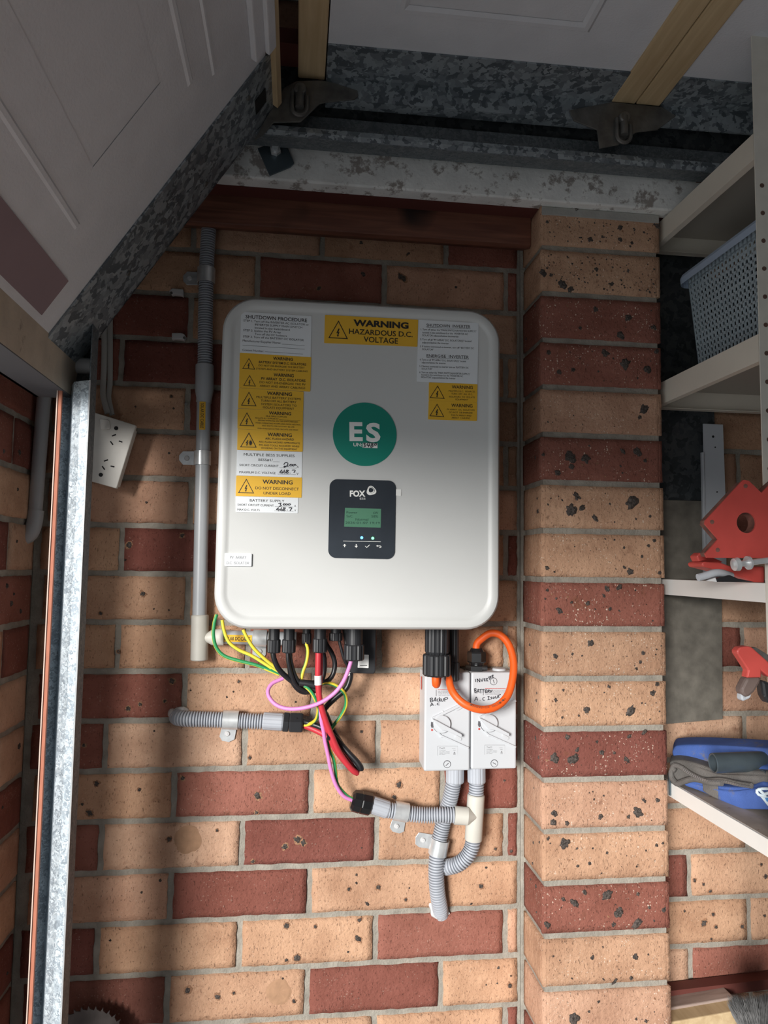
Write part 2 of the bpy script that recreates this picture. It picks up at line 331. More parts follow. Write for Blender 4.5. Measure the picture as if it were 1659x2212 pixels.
def triangle(bm, P, y, apex, bl, br, burst=False, mi=0):
    A, Bq, Cq = [Vector((*q, 0)) for q in (apex, bl, br)]; cen = (A + Bq + Cq) / 3
    o_ = [A, Bq, Cq]; i_ = [cen + (q - cen) * .86 for q in o_]
    vo = [bm.verts.new(at(*P(q.x, q.y), y=y)) for q in o_]; vi = [bm.verts.new(at(*P(q.x, q.y), y=y)) for q in i_]
    for k in range(3): bm.faces.new((vo[k], vo[(k + 1) % 3], vi[(k + 1) % 3], vi[k])).material_index = mi
    w = (Cq - Bq).length; h = (Bq - A).length
    bolt = [(.02, -.34), (-.13, .06), (-.03, .03), (-.06, .22), (-.11, .19), (-.03, .36), (.05, .21), (0, .22), (.09, -.07), (0, -.02), (.09, -.30)]
    if burst: bolt = [(x - .1, yy * .8 + .05) for x, yy in bolt]
    vs = [bm.verts.new(at(*P(cen.x + bx * w * .8, cen.y + by * w * .62), y=y)) for bx, by in bolt]
    bm.faces.new(vs).material_index = mi
    if burst:
        pts = []
        for k in range(22):
            a = 2 * PI * k / 22; rr = (.17 if k % 2 else .08) * w; pts.append((cen.x + .12 * w + rr * math.cos(a) * .8, cen.y + .03 * w + rr * math.sin(a) * 1.25))
        bm.faces.new([bm.verts.new(at(*P(*q), y=y)) for q in pts]).material_index = mi

# ------------------------------------------------------------------ brickwork
BUFF = [(.60, .375, .25), (.58, .355, .23), (.62, .40, .28), (.55, .335, .22), (.595, .36, .25)]
RED = [(.29, .11, .082), (.255, .092, .07), (.32, .13, .098), (.24, .085, .067)]
def tone(k, grain=None):
    c = random.choice(BUFF if k in 'Bb' else RED); f = random.uniform(.95, 1.05) * (.7 if k == 'b' else .72 if k == 'r' else 1)
    return (c[0] * f, c[1] * f, c[2] * f, grain if grain is not None else (.35 if k in 'Bb' else .45))
def brick_face(bm, lay, o, du, dv, nrm, w, h, col, jag=.0011, depth=.008):
    """one brick face w x h at o, along unit du, dv; nrm outward; slightly worn outline, bulging a little"""
    nx, nz = max(3, int(w / .012)), 7; g = []; sd = random.uniform(0, 999); bul = random.uniform(0, .0008)
    for i in range(nx + 1):
        row = []
        for j in range(nz + 1):
            u, v = w * i / nx, h * j / nz
            if i in (0, nx): u += random.uniform(-jag, jag)
            if j in (0, nz): v += random.uniform(-jag, jag) * .8
            e = 1 if (i in (0, nx) or j in (0, nz)) else 0
            p = o + du * u + dv * v
            dz = noise.noise(p * 40 + Vector((sd, 0, 0))) * .0006 + bul - e * .0014
            row.append(bm.verts.new(p + nrm * dz))
        g.append(row)
    fs = []
    for i in range(nx):
        for j in range(nz): fs.append(bm.faces.new((g[i][j], g[i + 1][j], g[i + 1][j + 1], g[i][j + 1])))
    ring = [g[i][0] for i in range(nx + 1)] + [g[nx][j] for j in range(1, nz + 1)] + [g[i][nz] for i in range(nx - 1, -1, -1)] + [g[0][j] for j in range(nz - 1, 0, -1)]
    back = [bm.verts.new(v.co - nrm * depth) for v in ring]
    for k in range(len(ring)): fs.append(bm.faces.new((ring[k], back[k], back[(k + 1) % len(ring)], ring[(k + 1) % len(ring)])))
    for f in fs:
        for l in f.loops: l[lay] = col
        f.smooth = True
def spot(bm, lay, c, nrm, r, asp=1.0, mi=2, hgt=.0016):
    irr = .07 if mi == 3 else .55
    u = nrm.orthogonal().normalized(); v = nrm.cross(u); n = 22; sd = random.uniform(0, 99); rings = []
    for fr, hh in ((1, -.0006), (.8, .5 * hgt), (.45, hgt)):
        rings.append([bm.verts.new(c + (u * math.cos(a) + v * math.sin(a) * asp) * r * fr * (1 + irr * (noise.noise(Vector((math.cos(a) * 1.5 + sd, math.sin(a) * 1.5, fr))) + .5 * noise.noise(Vector((math.cos(a) * 5 + sd, math.sin(a) * 5, fr * 3))))) + nrm * (hh + random.uniform(-.0003, .0003))) for a in [2 * PI * k / n for k in range(n)]])
    ce = bm.verts.new(c + nrm * hgt * .8)
    for a, b in zip(rings, rings[1:]):
        for k in range(n): bm.faces.new((a[k], a[(k + 1) % n], b[(k + 1) % n], b[k])).material_index = mi
    for k in range(n): bm.faces.new((rings[-1][k], rings[-1][(k + 1) % n], ce)).material_index = mi
def layer(bm): return bm.loops.layers.float_color.new('tone')
CH = .086; J = .0105
def spots(bm, lay, P, y, lst, k=1.0, mi=2):
    for q in lst:
        c = at(*P(q[0], q[1]), y=y); s = (at(*P(q[0] + q[2], q[1]), y=y) - c).length
        spot(bm, lay, Vector((c.x, y - .0006, c.z)), Vector((0, -1, 0)), s * k, q[3] if len(q) > 3 else 1, mi, min(.0025, .0008 + s * .12))
        if q[2] > 12 and y == 0: spot(bm, lay, Vector((c.x, y - .0008, c.z)), Vector((0, -1, 0)), s * k * 1.35, q[3] if len(q) > 3 else 1, 4, .0002)
XR = .7538
pat = {12: {-.5: 'B', .5: 'B', 1.5: 'B', 2.5: 'R'}, 11: {-1: 'B', 0: 'B', 1: 'R', 2: 'B', 3: 'R'}, 10: {-.5: 'R', .5: 'B', 1.5: 'B', 2.5: 'B'}, 9: {-1: 'R', 0: 'R', 1: 'B', 2: 'B', 3: 'B'},
       8: {-.5: 'B', .5: 'R', 1.5: 'B', 2.5: 'b'}, 7: {-1: 'B', 0: 'B', 1: 'B', 2: 'B', 3: 'b'}, 6: {-.5: 'B', .5: 'B', 1.5: 'R', 2.5: 'B'}, 5: {-1: 'B', 0: 'R', 1: 'B', 2: 'B', 3: 'R'},
       4: {-.5: 'B', .5: 'B', 1.5: 'R', 2.5: 'B'}, 3: {-1: 'B', 0: 'B', 1: 'R', 2: 'B', 3: 'B'}, 2: {-.5: 'R', .5: 'B', 1.5: 'B', 2.5: 'R'}, 1: {-1: 'R', 0: 'B', 1: 'B', 2: 'B', 3: 'R'},
       0: {-.5: 'B', .5: 'R', 1.5: 'B', 2.5: 'R'}, -1: {-1: 'R', 0: 'B', 1: 'R', 2: 'B', 3: 'R'}, -2: {-.5: 'B', .5: 'R', 1.5: 'B', 2.5: 'B'}, -3: {-1: 'R', 0: 'B', 1: 'B', 2: 'R', 3: 'B'},
       -4: {-.5: 'r', .5: 'B', 1.5: 'R', 2.5: 'B'}, -5: {-1: 'R', 0: 'B', 1: 'B', 2: 'B', 3: 'R'}}
patR = {12: 'BBR', 11: 'RBB', 10: 'BRB', 9: 'BBB', 8: 'RBB', 7: 'BBR', 6: 'BRB', 5: 'BBB', 4: 'BBR', 3: 'RBB', 2: 'BBB', 1: 'BBB', 0: 'BBR', -1: 'BBB', -2: 'RBB', -3: 'BBR', -4: 'BRB', -5: 'BBB'}
def xj(c, n):  # joints as surveyed drift a little
    return .24 * c + {(-.5): 0}.get(c, 0) + (0.014 if c == 0 and n in (3, 5) else 0) + (.012 if c == .5 and n in (2, 4, 6) else 0)
def back_wall():
    bm = B(); lay = layer(bm); X, Z, Nn = Vector((1, 0, 0)), Vector((0, 0, 1)), Vector((0, -1, 0))
    for n in range(-14, 18):
        odd = (n % 2) != 0; st = -1 if odd else -.5
        c = st
        while c < 3.2:
            a = max(xj(c, n), -.128) + J / 2; b = min(xj(c + 1, n), XR - .002) - J / 2
            if c + 1 > 3.14: b = XR - .012
            k = pat.get(n, {}).get(c) or random.choice('BBBR')
            if b - a > .012: brick_face(bm, lay, Vector((a, 0, n * CH + J / 2)), X, Z, Nn, b - a, CH - J, tone(k, .2))
            c += 1
        st = 4.0 if odd else 3.5; pr = patR.get(n, 'BRB')
        for i in range(3 if True else 0):
            a = max(.24 * (st + i), .965) + J / 2; b = .24 * (st + i + 1) - J / 2
            if b - a > .012: brick_face(bm, lay, Vector((a, 0, n * CH + J / 2)), X, Z, Nn, b - a, CH - J, tone(pr[i], .2))
    # mortar bed, a little behind the faces
    for (xa, xb) in ((-.136, XR + .004), (.955, 1.9)):
        nx = 60; nz = 90; g = [[bm.verts.new((xa + (xb - xa) * i / nx, .0035 + .0012 * noise.noise(Vector((i * .9, j * .9, 3))), -1.2 + 2.75 * j / nz)) for j in range(nz + 1)] for i in range(nx + 1)]
        for i in range(nx):
            for j in range(nz): bm.faces.new((g[i][j], g[i][j + 1], g[i + 1][j + 1], g[i + 1][j])).material_index = 1
    box(bm, (-.14, .012, -1.2), (1.9, .1, 1.55), 1)
    P1 = conv(100, 1600, 2.765); P2 = conv(600, 1600, 2.765); P3 = conv(100, 1100, 2.765)
    spots(bm, lay, P1, 0, [(300, 255, 20), (555, 292, 13), (215, 380, 12), (258, 430, 20, 1.4), (1262, 330, 26, 1.2), (735, 588, 20), (1020, 535, 13), (1500, 590, 26, 1.1), (1425, 632, 22), (1235, 720, 14), (1535, 610, 22, 1), (680, 835, 12), (570, 905, 10), (382, 1192, 10), (1500, 1295, 26), (1435, 1310, 14), (845, 1490, 26, .9), (1022, 1530, 18, 1.3), (1120, 1505, 14), (1480, 1555, 16), (1440, 1105, 16), (815, 225, 16), (1255, 428, 14), (1215, 100, 13)], .8)
    spots(bm, lay, P2, 0, [(120, 585, 22, .8), (40, 630, 15), (725, 262, 24), (695, 335, 16, 1.3), (500, 640, 6), (425, 885, 16), (535, 975, 12, 1.7), (470, 800, 10), (470, 850, 10), (600, 875, 20), (785, 880, 7), (763, 948, 13), (1245, 758, 10), (1215, 870, 18), (1385, 1460, 20), (1318, 1355, 12), (1310, 1448, 8), (1392, 1404, 8), (1245, 1457, 7), (420, 1260, 10), (480, 1180, 20, 1.6), (490, 1070, 20, .7), (115, 1295, 24), (50, 1105, 20), (225, 1110, 15), (1155, 975, 12, .5), (1300, 645, 13), (1355, 238, 9), (1395, 660, 12), (30, 1420, 9)], .75)
    spots(bm, lay, P3, 0, [(495, 215, 26, .8), (812, 158, 20, .8), (470, 303, 9), (578, 505, 20, 1.2), (325, 622, 15), (643, 595, 9), (733, 602, 8), (430, 850, 13), (490, 1190, 20), (560, 1165, 16), (708, 1145, 15), (750, 1025, 20, 1.2), (862, 1082, 7), (1118, 1090, 8), (1150, 1028, 14), (1078, 1122, 9), (1490, 1150, 9), (225, 1410, 16), (645, 1325, 9)], .75)
    spots(bm, lay, PK, 0, [(1430, 930, 12)], 1)
    P0 = conv(380, 380, 2.074); spots(bm, lay, P0, 0, [(1080, 295, 14), (830, 300, 10), (800, 250, 13, .6), (1012, 455, 16, 2), (1255, 500, 8), (1040, 350, 14, .5), (640, 505, 14, .8), (840, 440, 12, 1.6)], .8)
    P9 = conv(0, 550, 3.16); spots(bm, lay, P9, 0, [(925, 1038, 10), (1170, 970, 14), (1185, 1050, 10), (1000, 1692, 12), (1155, 1355, 12), (880, 1975, 26, .7), (1245, 1915, 15, .7)], .8)
    PR = conv(1400, 1800, 5.37); spots(bm, lay, PR, 0, [(540, 545, 24), (640, 590, 22), (718, 670, 26), (645, 1040, 45, .8), (755, 940, 25), (785, 1085, 25), (420, 900, 18), (1310, 360, 22), (1360, 500, 30), (1090, 1080, 25, 1.3), (730, 1225, 18), (1350, 955, 22)], .8)
    for q in [(845, 590, 68), (1390, 1500, 60)]:
        c = at(*P1(q[0], q[1]), y=0); spot(bm, lay, Vector((c.x, -.0009, c.z)), Vector((0, -1, 0)), q[2] / 2765, 1, 3, .0002)
    struct('wall_back', bm, ['brick', 'mortar', 'slag', 'rust', 'halo'], 'raw')
back_wall()
def pier():
    bm = B(); lay = layer(bm); x0, x1, y0 = .7518, .9796, -.11
    seq = {13: 'B', 12: 'B', 11: 'B', 10: 'R', 9: 'R', 8: 'B', 7: 'R', 6: 'B', 5: 'B', 4: 'R', 3: 'B', 2: 'B', 1: 'R', 0: 'B', -1: 'B', -2: 'R', -3: 'B', -4: 'B', -5: 'R'}
    for n in range(-14, 13):
        t = tone(seq.get(n, 'B'), .9 if seq.get(n, 'B') == 'B' else 1.0); z = n * CH + J / 2; h = CH - J; dx = random.uniform(-.0006, .0006)
        brick_face(bm, lay, Vector((x0 + dx, y0, z)), Vector((1, 0, 0)), Vector((0, 0, 1)), Vector((0, -1, 0)), x1 - x0, h, t, .0006, .006)
        brick_face(bm, lay, Vector((x0 + dx, -.004, z)), Vector((0, -1, 0)), Vector((0, 0, 1)), Vector((-1, 0, 0)), -y0 - .004, h, (*t[:3], .5), .0006, .006)
        brick_face(bm, lay, Vector((x1 + dx, y0, z)), Vector((0, 1, 0)), Vector((0, 0, 1)), Vector((1, 0, 0)), -y0 - .004, h, (*t[:3], .5), .0006, .006)
    box(bm, (x0 + .0045, y0 + .0045, -1.2), (x1 - .0045, .006, 1.10), 1)
    box(bm, (x0 - .004, -.005, -1.2), (x0 + .006, .004, 1.10), 1, .0015)
    y = y0
    spots(bm, lay, PP1, y, [(812, 180, 24), (605, 265, 15), (1125, 305, 26, .8), (1395, 295, 20, 1.2), (910, 390, 26, .9), (1125, 390, 18, 1.2), (1210, 415, 14), (1025, 215, 14), (1108, 228, 13), (1000, 370, 12), (575, 630, 24, 1.8), (630, 645, 17), (715, 710, 34, 1.1), (770, 745, 28), (955, 605, 17, 1.2), (1065, 710, 20, .9), (1185, 610, 11), (1010, 745, 9), (950, 890, 22), (1185, 950, 32, .8), (1365, 1020, 24), (1130, 1075, 30, 1.2), (840, 1025, 16), (1020, 1205, 34), (1165, 1280, 44), (1320, 1320, 34), (1390, 1190, 20, 1.1), (690, 1340, 22), (790, 1325, 18), (1300, 1610, 46, .8), (615, 1200, 18)], .8)
    spots(bm, lay, PP, y, [(770, 290, 45, 1.2), (880, 300, 40, 1.1), (780, 360, 26), (680, 405, 26), (1250, 250, 34, 1.3), (1148, 250, 18, 1.6), (575, 270, 16), (1305, 315, 16), (1265, 5, 20), (780, 670, 52, 1.0), (815, 570, 26, 1.5), (855, 655, 34, .7), (1212, 618, 58, .8), (945, 725, 20, 1.8), (1240, 733, 10), (1340, 712, 14), (602, 1085, 20), (655, 1112, 10), (1155, 940, 12), (1330, 925, 14), (1372, 890, 16), (1283, 1003, 14), (1200, 1110, 26, 1.2), (1155, 1080, 12, 1.5), (1410, 1118, 18, .8), (605, 1243, 14), (668, 1303, 11), (690, 1390, 26, 1.3), (780, 1330, 13), (895, 1340, 24, .8), (1035, 1235, 24, 1.2), (1010, 1285, 12, 1.8), (1120, 1222, 32, .7), (1055, 1378, 18, .9), (590, 1305, 9)], .8)
    spots(bm, lay, PP2, y, [(915, 295, 34, .9), (662, 390, 20, 1.4), (785, 373, 16, .9), (1290, 368, 20, 1.1), (1270, 433, 17), (1243, 478, 14), (853, 385, 10), (718, 633, 12), (665, 705, 15, 1.2), (885, 775, 28, 1.2), (830, 815, 11), (712, 828, 12), (1200, 785, 55, .55), (1358, 655, 32, .7), (1047, 608, 13, 1.5), (1393, 590, 18), (1282, 725, 9), (1408, 785, 9), (750, 970, 24), (655, 1120, 40, 1.1), (790, 1125, 60, .6), (995, 1080, 24), (960, 1003, 14), (1085, 1083, 16), (1172, 1130, 20, 1.7), (1190, 965, 22, .7), (1300, 935, 34, .4), (820, 1060, 26, .6), (1395, 1422, 20), (1255, 1510, 36, 1.3), (1185, 1540, 17), (1298, 1425, 14, 1.8), (985, 1540, 28, .7), (655, 1515, 24, 1.2), (650, 1580, 26), (745, 1585, 20), (930, 1360, 8), (905, 1368, 6)], .8)
    spots(bm, lay, PP3, y, [(732, 365, 50, .85), (610, 330, 17, .7), (818, 400, 12, .7), (1033, 432, 13), (908, 508, 16), (823, 525, 12), (1388, 378, 14), (1433, 362, 11), (1245, 530, 9), (720, 765, 16, 1.3), (800, 790, 28, 1.5), (872, 715, 18, 1.2), (1035, 735, 52, .7), (1120, 855, 42, 1.1), (1080, 945, 20, 1), (1250, 940, 64, .45), (1440, 840, 24, .8), (1255, 728, 17, .9), (1335, 825, 14), (605, 950, 26, 1.3), (928, 1183, 20, .9), (1237, 1178, 26, 1), (1328, 1160, 9), (1208, 1328, 20, .8), (1085, 1355, 34, .4), (795, 1620, 52, 1.0), (972, 1498, 14), (902, 1568, 13), (1310, 1636, 18), (1240, 1620, 14)], .8)
    for i in range(420):  # little pits and grains of slag
        xx, zz = random.uniform(x0 + .008, x1 - .008), random.choice((random.uniform(-.4, 1.08), random.uniform(.95, 1.09)))
        if (zz / CH) % 1 < .14 or (zz / CH) % 1 > .86: continue
        spot(bm, lay, Vector((xx, y - .0006, zz)), Vector((0, -1, 0)), random.uniform(.0007, .0019), random.uniform(.7, 1.6), random.choice((2, 2, 4)), .0005)
    for i in range(26):
        yy, zz = random.uniform(-.10, -.01), random.uniform(-.4, 1.0)
        if (zz / CH) % 1 < .14 or (zz / CH) % 1 > .86: continue
        spot(bm, lay, Vector((x0 - .0006, yy, zz)), Vector((-1, 0, 0)), random.uniform(.0012, .004), 1, 2, .0008)
    struct('wall_pier', bm, ['brick', 'mortar', 'slag', 'rust', 'halo'], 'raw')
    b2 = B(); box(b2, (x0 + .002, y0 - .002, 1.0715 + .02), (x1, -.0, 1.108), 0, .002); box(b2, (x0 + .006, y0 + .003, 1.075), (x1 - .004, 0, 1.093), 0, .001)
    struct('trim_1', b2, 'cap')
pier()
def left_wall():
    bm = B(); lay = layer(bm); x = -.133
    for n in range(-14, 18):
        y = -.004 if n % 2 else -.004; first = .105 if n % 2 else .225; L = .36; d = y
        wds = [first, .23, .23] if n % 2 else [.225, .11, .23]
        yy = y
        for i, w_ in enumerate(wds):
            k = {(4, 0): 'R', (5, 1): 'R', (2, 0): 'B', (-1, 0): 'B', (0, 0): 'R', (3, 0): 'R', (8, 0): 'R', (9, 0): 'R', (10, 0): 'R', (7, 1): 'R'}.get((n, i)) or random.choice('BBBR')
            w2 = min(w_, .325 + yy); 
            if w2 > .02: brick_face(bm, lay, Vector((x, yy, n * CH + J / 2)), Vector((0, -1, 0)), Vector((0, 0, 1)), Vector((1, 0, 0)), w2, CH - J, tone(k, .2))
            yy -= w_ + J
    box(bm, (x - .004, .01, -1.2), (x - .1, -.328, 1.55), 1)
    for i in range(26):
        zz = random.uniform(-.3, .8)
        if (zz / CH) % 1 < .14 or (zz / CH) % 1 > .86: continue
        spot(bm, lay, Vector((x + .0006, random.uniform(-.2, -.01), zz)), Vector((1, 0, 0)), random.uniform(.002, .006), 1, 2)
    struct('wall_left', bm, ['brick', 'mortar', 'slag', 'rust', 'halo'], 'raw')
left_wall()
bm = B(); box(bm, (-.25, -3.65, -1.25), (2.4, .1, -1.2)); struct('floor', bm, 'floor')
bm = B(); box(bm, (-.3, -3.6, 1.55), (2.35, .1, 1.6)); struct('ceiling', bm, 'ceil')
bm = B(); box(bm, (2.3, -3.6, -1.25), (2.4, .1, 1.6)); struct('wall_right', bm, 'room')
bm = B(); box(bm, (-.25, -3.65, -1.25), (2.4, -3.6, 1.6)); struct('wall_rear', bm, 'room')
bm = B(); box(bm, (-.24, -3.6, .80), (-.137, -.3285, 1.55)); box(bm, (-.24, -3.6, -1.25), (-.137, -3.2, .80)); struct('wall_door_side', bm, 'room')
bm = B(); box(bm, (-9, -9, -1.35), (-.25, 5, -1.25)); struct('ground_outside', bm, 'drive')

# ------------------------------------------------------------------ beams
bm = B(); box(bm, (.02, -.13, 1.108), (1.5, -.098, 1.175), 0, .003); tag(obj('painted_beam', bm, 'beam'), 'flaky white painted beam running over the brick pier below the door track', 'beam')
bm = B(); box(bm, (.02, -.097, 1.109), (1.5, -.062, 1.17)); tag(obj('maroon_batten', bm, 'maroon'), 'dark maroon timber strip behind the flaky white beam', 'timber')
bm = B()
zf, zb = 1.058, 1.082
prism(bm, [(-.12, -.06, 1.142), (-.12, -.06, zf), (-.12, -.05, zf - .004), (-.12, -.003, zb - .01), (-.12, -.003, 1.142)], Vector((.875 - .004, 0, 0)), 0, .0015)
tag(obj('cedar_beam', bm, 'cedar'), 'dark red cedar beam against the brickwork above the inverter, ending at the pier', 'beam')

# ------------------------------------------------------------------ overhead door
dA0 = Vector((-.0171, 0, .7521)); dA1 = Vector((.268, 0, 1.1886)); dd = (dA1 - dA0).normalized(); dn = Vector((dd.z, 0, -dd.x))
YE = -.2; LA = (dA1 - dA0).length
def dp(s, y, h=0): return dA0 + dd * s + dn * h + Vector((0, y, 0))
door = thing('overhead_door', 'grey panelled sectional garage door, half open, seen from inside', 'garage door', (0, -1, 1.2))
def slab(bm, pf, s0, s1, y0, y1, h0, h1, mi=0, bev=0):
    prism(bm, [pf(s0, y0, h0), pf(s1, y0, h0), pf(s1, y1, h0), pf(s0, y1, h0)], pf(0, 0, h1) - pf(0, 0, h0), mi, bev)
def emboss(bm, pf, s0, s1, ya, yb, w=.012, h=.004, mi=0):
    for k, (i0, hh) in enumerate(((0, h), (w, -h * .2), (w * 2, h))):
        pass
    c = [pf(s0, ya), pf(s1, ya), pf(s1, yb), pf(s0, yb)]
    ring = lambda ins, hh: [pf(s0 + ins, ya - ins, hh), pf(s1 - ins, ya - ins, hh), pf(s1 - ins, yb + ins, hh), pf(s0 + ins, yb + ins, hh)]
    R_ = [[bm.verts.new(p) for p in ring(a, b)] for a, b in ((0, .0002), (w * .4, h), (w, h), (w * 1.5, .0006))]
    for a, b in zip(R_, R_[1:]):
        for k in range(4): bm.faces.new((a[k], a[(k + 1) % 4], b[(k + 1) % 4], b[k])).material_index = mi
YD = -3.1
bm = B(); slab(bm, dp, .004, LA - .008, -.215, YD, -.03, 0)
def ridge_y(bm, pf, s0, w, h, ya, yb):
    a = [pf(s0, ya, .0003), pf(s0 + w, ya, .0003), pf(s0 + w, yb, .0003), pf(s0, yb, .0003)]; b = [pf(s0 + w * .3, ya - w * .5, h), pf(s0 + w * .7, ya - w * .5, h), pf(s0 + w * .7, yb + w * .5, h), pf(s0 + w * .3, yb + w * .5, h)]
    va = [bm.verts.new(p) for p in a]; vb = [bm.verts.new(p) for p in b]; bm.faces.new(vb)
    for k in range(4): bm.faces.new((va[k], va[(k + 1) % 4], vb[(k + 1) % 4], vb[k]))
for ya, yb in ((-.445, -1.05), (-1.2, -1.8)):
    ridge_y(bm, dp, .118, .012, .0030, ya, yb); ridge_y(bm, dp, .350, .013, .0035, ya, yb); ridge_y(bm, dp, .398, .007, .003, ya + .03, yb - .03)
emboss(bm, dp, .105, .385, -.425, -1.08, .05, .0010); emboss(bm, dp, .105, .385, -1.17, -1.83, .05, .0010)
lowp = obj('lower_panel', bm, 'door', door)
bm = B(); slab(bm, dp, .016, .072, -.383, -1.6, .0003, .002); obj('mauve_patch', bm, 'mauve', lowp)
bm = B(); slab(bm, dp, LA - .042, LA - .006, -.36, YD, 0, .010, 0, .002); slab(bm, dp, LA - .022, LA - .004, -.36, YD, .010, .018, 0, .002); obj('panel_lip', bm, 'door', door)
bm = B(); slab(bm, dp, -.002, LA, YE, -.333, .0005, .003, 0); slab(bm, dp, 0, LA, YE, YE - .004, -.045, .003)
stile = obj('end_stile', bm, 'galv', door)
bm = B(); slab(bm, dp, LA - .045, LA - .018, -.243, -.275, .0032, .0042); obj('square_hole', bm, 'hole', stile)
for s, y in ((.34, -.235), (.15, -.26), (LA - .06, -.3)): bm = B(); cyl(bm, dp(s, y, .003), dp(s, y, .0055), .004, n=12); obj('rivet', bm, 'steel', stile)
bm = B(); slab(bm, dp, LA, LA + .012, -.212, YD, -.03, .012, 0, .001); obj('timber_edge', bm, 'pine', door)
bm = B()
a = Vector((-.0171, 0, .7525)); 
prism(bm, [(-.014, -.196, .757), (-.014, YD, .757), (-.020, YD, .700), (-.020, -.196, .700)], Vector((-.004, 0, 0)), 0, .0008)
obj('bottom_rail', bm, 'rail', door)
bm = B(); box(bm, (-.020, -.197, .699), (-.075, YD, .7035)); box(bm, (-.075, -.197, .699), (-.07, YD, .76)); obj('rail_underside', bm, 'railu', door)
# upper section lies almost flat
zB = 1.252; sB = Vector((1, 0, .008)).normalized()
def ep(s, y, h=0): return Vector((.309, 0, zB)) + sB * s + Vector((0, y, -h))
LB = .58
bm = B(); slab(bm, ep, .046, LB - .04, YE - .005, YD, -.03, 0)
emboss(bm, ep, .14, LB - .145, -.35, -1.0, .012, .004)
obj('upper_panel', bm, 'door', door)
bm = B(); slab(bm, ep, .046, LB - .042, YE, -.277, .0005, .003); slab(bm, ep, .046, LB - .042, YE, YE - .004, -.03, .04, 0); slab(bm, ep, .046, LB - .042, YE, YE + .02, .036, .04)
obj('end_stile', bm, 'galv', door)
bm = B(); slab(bm, ep, 0, .044, YE + .004, YD, -.03, .004, 0, .002); obj('timber_edge', bm, 'pine', door)
bm = B(); slab(bm, ep, LB - .044, LB - .001, YE - .004, YD, -.03, .004, 0, .002); obj('timber_edge', bm, 'pine', door)
bm = B(); slab(bm, ep, LB + .001, LB + .044, YE - .004, YD, -.03, .004, 0, .002); obj('timber_edge', bm, 'pine', door)
bm = B(); slab(bm, ep, LB + .044, LB + .60, YE - .005, YD, -.03, 0); emboss(bm, ep, LB + .14, LB + .5, -.38, -1.0, .012, .004); obj('rear_panel', bm, 'door', door)
bm = B(); slab(bm, ep, LB + .046, LB + .6, YE, -.277, .0005, .003); slab(bm, ep, LB + .046, LB + .6, YE, YE - .004, -.03, .04); obj('end_stile', bm, 'galv', door)
# hinges with roller stems
def hinge(pts, P, boss, y):
    bm = B(); prism(bm, [at(*P(*q), y=y) for q in pts], Vector((0, .003, 0)), 0, .0006)
    hg = obj('strap_hinge', bm, 'steel', door)
    b2 = B(); c = at(*P(*boss), y=y)
    cyl(b2, c + Vector((0, -.012, 0)), c + Vector((0, .02, 0)), .010, n=20, bev=.002); obj('hinge_knuckle', b2, 'steel', hg, True)
    b3 = B(); c2 = c + Vector((.0, 0, -.03)); path = [c2 + Vector((.012 * math.cos(t), -.004, .012 * math.sin(t))) for t in [PI + k * PI / 10 for k in range(11)]]
    tube(b3, [c + Vector((-.012, -.004, 0))] + path + [c + Vector((.012, -.004, -.01))], .0035, 8); cyl(b3, c + Vector((0, -.006, .002)), c + Vector((0, -.006, -.03)), .007, n=14)
    obj('roller_stem', b3, 'steel', hg, True)
hinge([(350, 640), (470, 440), (640, 350), (1000, 340), (1190, 385), (1480, 480), (1490, 560), (1440, 600), (1050, 640), (960, 660), (700, 910), (330, 920), (180, 1090), (60, 1160), (200, 900)], PH, (690, 500), -.2075)
PG = conv(830, 0, 2.0)
hinge([(800, 475), (990, 440), (1200, 462), (1260, 500), (1180, 560), (1090, 570), (1010, 625), (930, 640), (920, 560), (820, 520)], PG, (1030, 520), -.2075)
# rollers and green cord end at the bottom corner
bm = B(); cyl(bm, at(185, 790, y=-.2) + Vector((-.02, 0, 0)), at(185, 790, y=-.2) + Vector((.012, 0, 0)), .012, n=18, bev=.003); cyl(bm, at(172, 790, y=-.2), at(172, 790, y=-.18), .004, n=10); obj('bottom_roller', bm, 'clip', door, True)
# gap: pale strip seen between the two sections
bm = B(); prism(bm, [(.24, -.26, 1.33), (.36, -.26, 1.33), (.36, -1.5, 1.33), (.24, -1.5, 1.33)], Vector((0, 0, .01))); obj('pale_gap_strip', bm, 'plaster', door)
bm = B(); cyl(bm, (.288, -.39, 1.31), (.30, -.42, 1.31), .03, n=24, bev=.004); obj('cable_drum', bm, 'blkg', door, True)
bm = B(); box(bm, (.24, -.205, 1.26), (.33, -.258, 1.285)); obj('maroon_block', bm, 'maroon', door)

# ------------------------------------------------------------------ door tracks and jamb
tr = thing('door_track', 'galvanised steel door track, upright at the left and running back overhead', 'door track', (0, -.22, 0))
xs = lambda px, y: at(px, 1398, y=y).x
pl = [(xs(108, -.236), -.236), (xs(109, -.205), -.205), (xs(126, -.200), -.200), (xs(129, -.218), -.218), (xs(133, -.237), -.237), (xs(150, -.245), -.245), (xs(166.5, -.25), -.25)]
def extr(bm, pts, z0, z1, mi=0, th=.0016, closed=False, seg=40):
    """strip along a plan outline, from z0 to z1, given a little thickness"""
    cols = []
    for i, (x, y) in enumerate(pts):
        a = Vector(pts[max(i - 1, 0)]); b = Vector(pts[min(i + 1, len(pts) - 1)]); t = (b - a).normalized(); nn = Vector((-t.y, t.x)) * th
        cols.append(((x, y), (x + nn.x, y + nn.y)))
    for i in range(len(cols) - 1):
        (a, a2), (b, b2) = cols[i], cols[i + 1]
        v = [bm.verts.new((*q, z)) for z in (z0, z1) for q in (a, b, b2, a2)]
        for f in ((0, 1, 5, 4), (1, 2, 6, 5), (2, 3, 7, 6), (3, 0, 4, 7), (0, 3, 2, 1), (4, 5, 6, 7)): bm.faces.new([v[k] for k in f]).material_index = mi
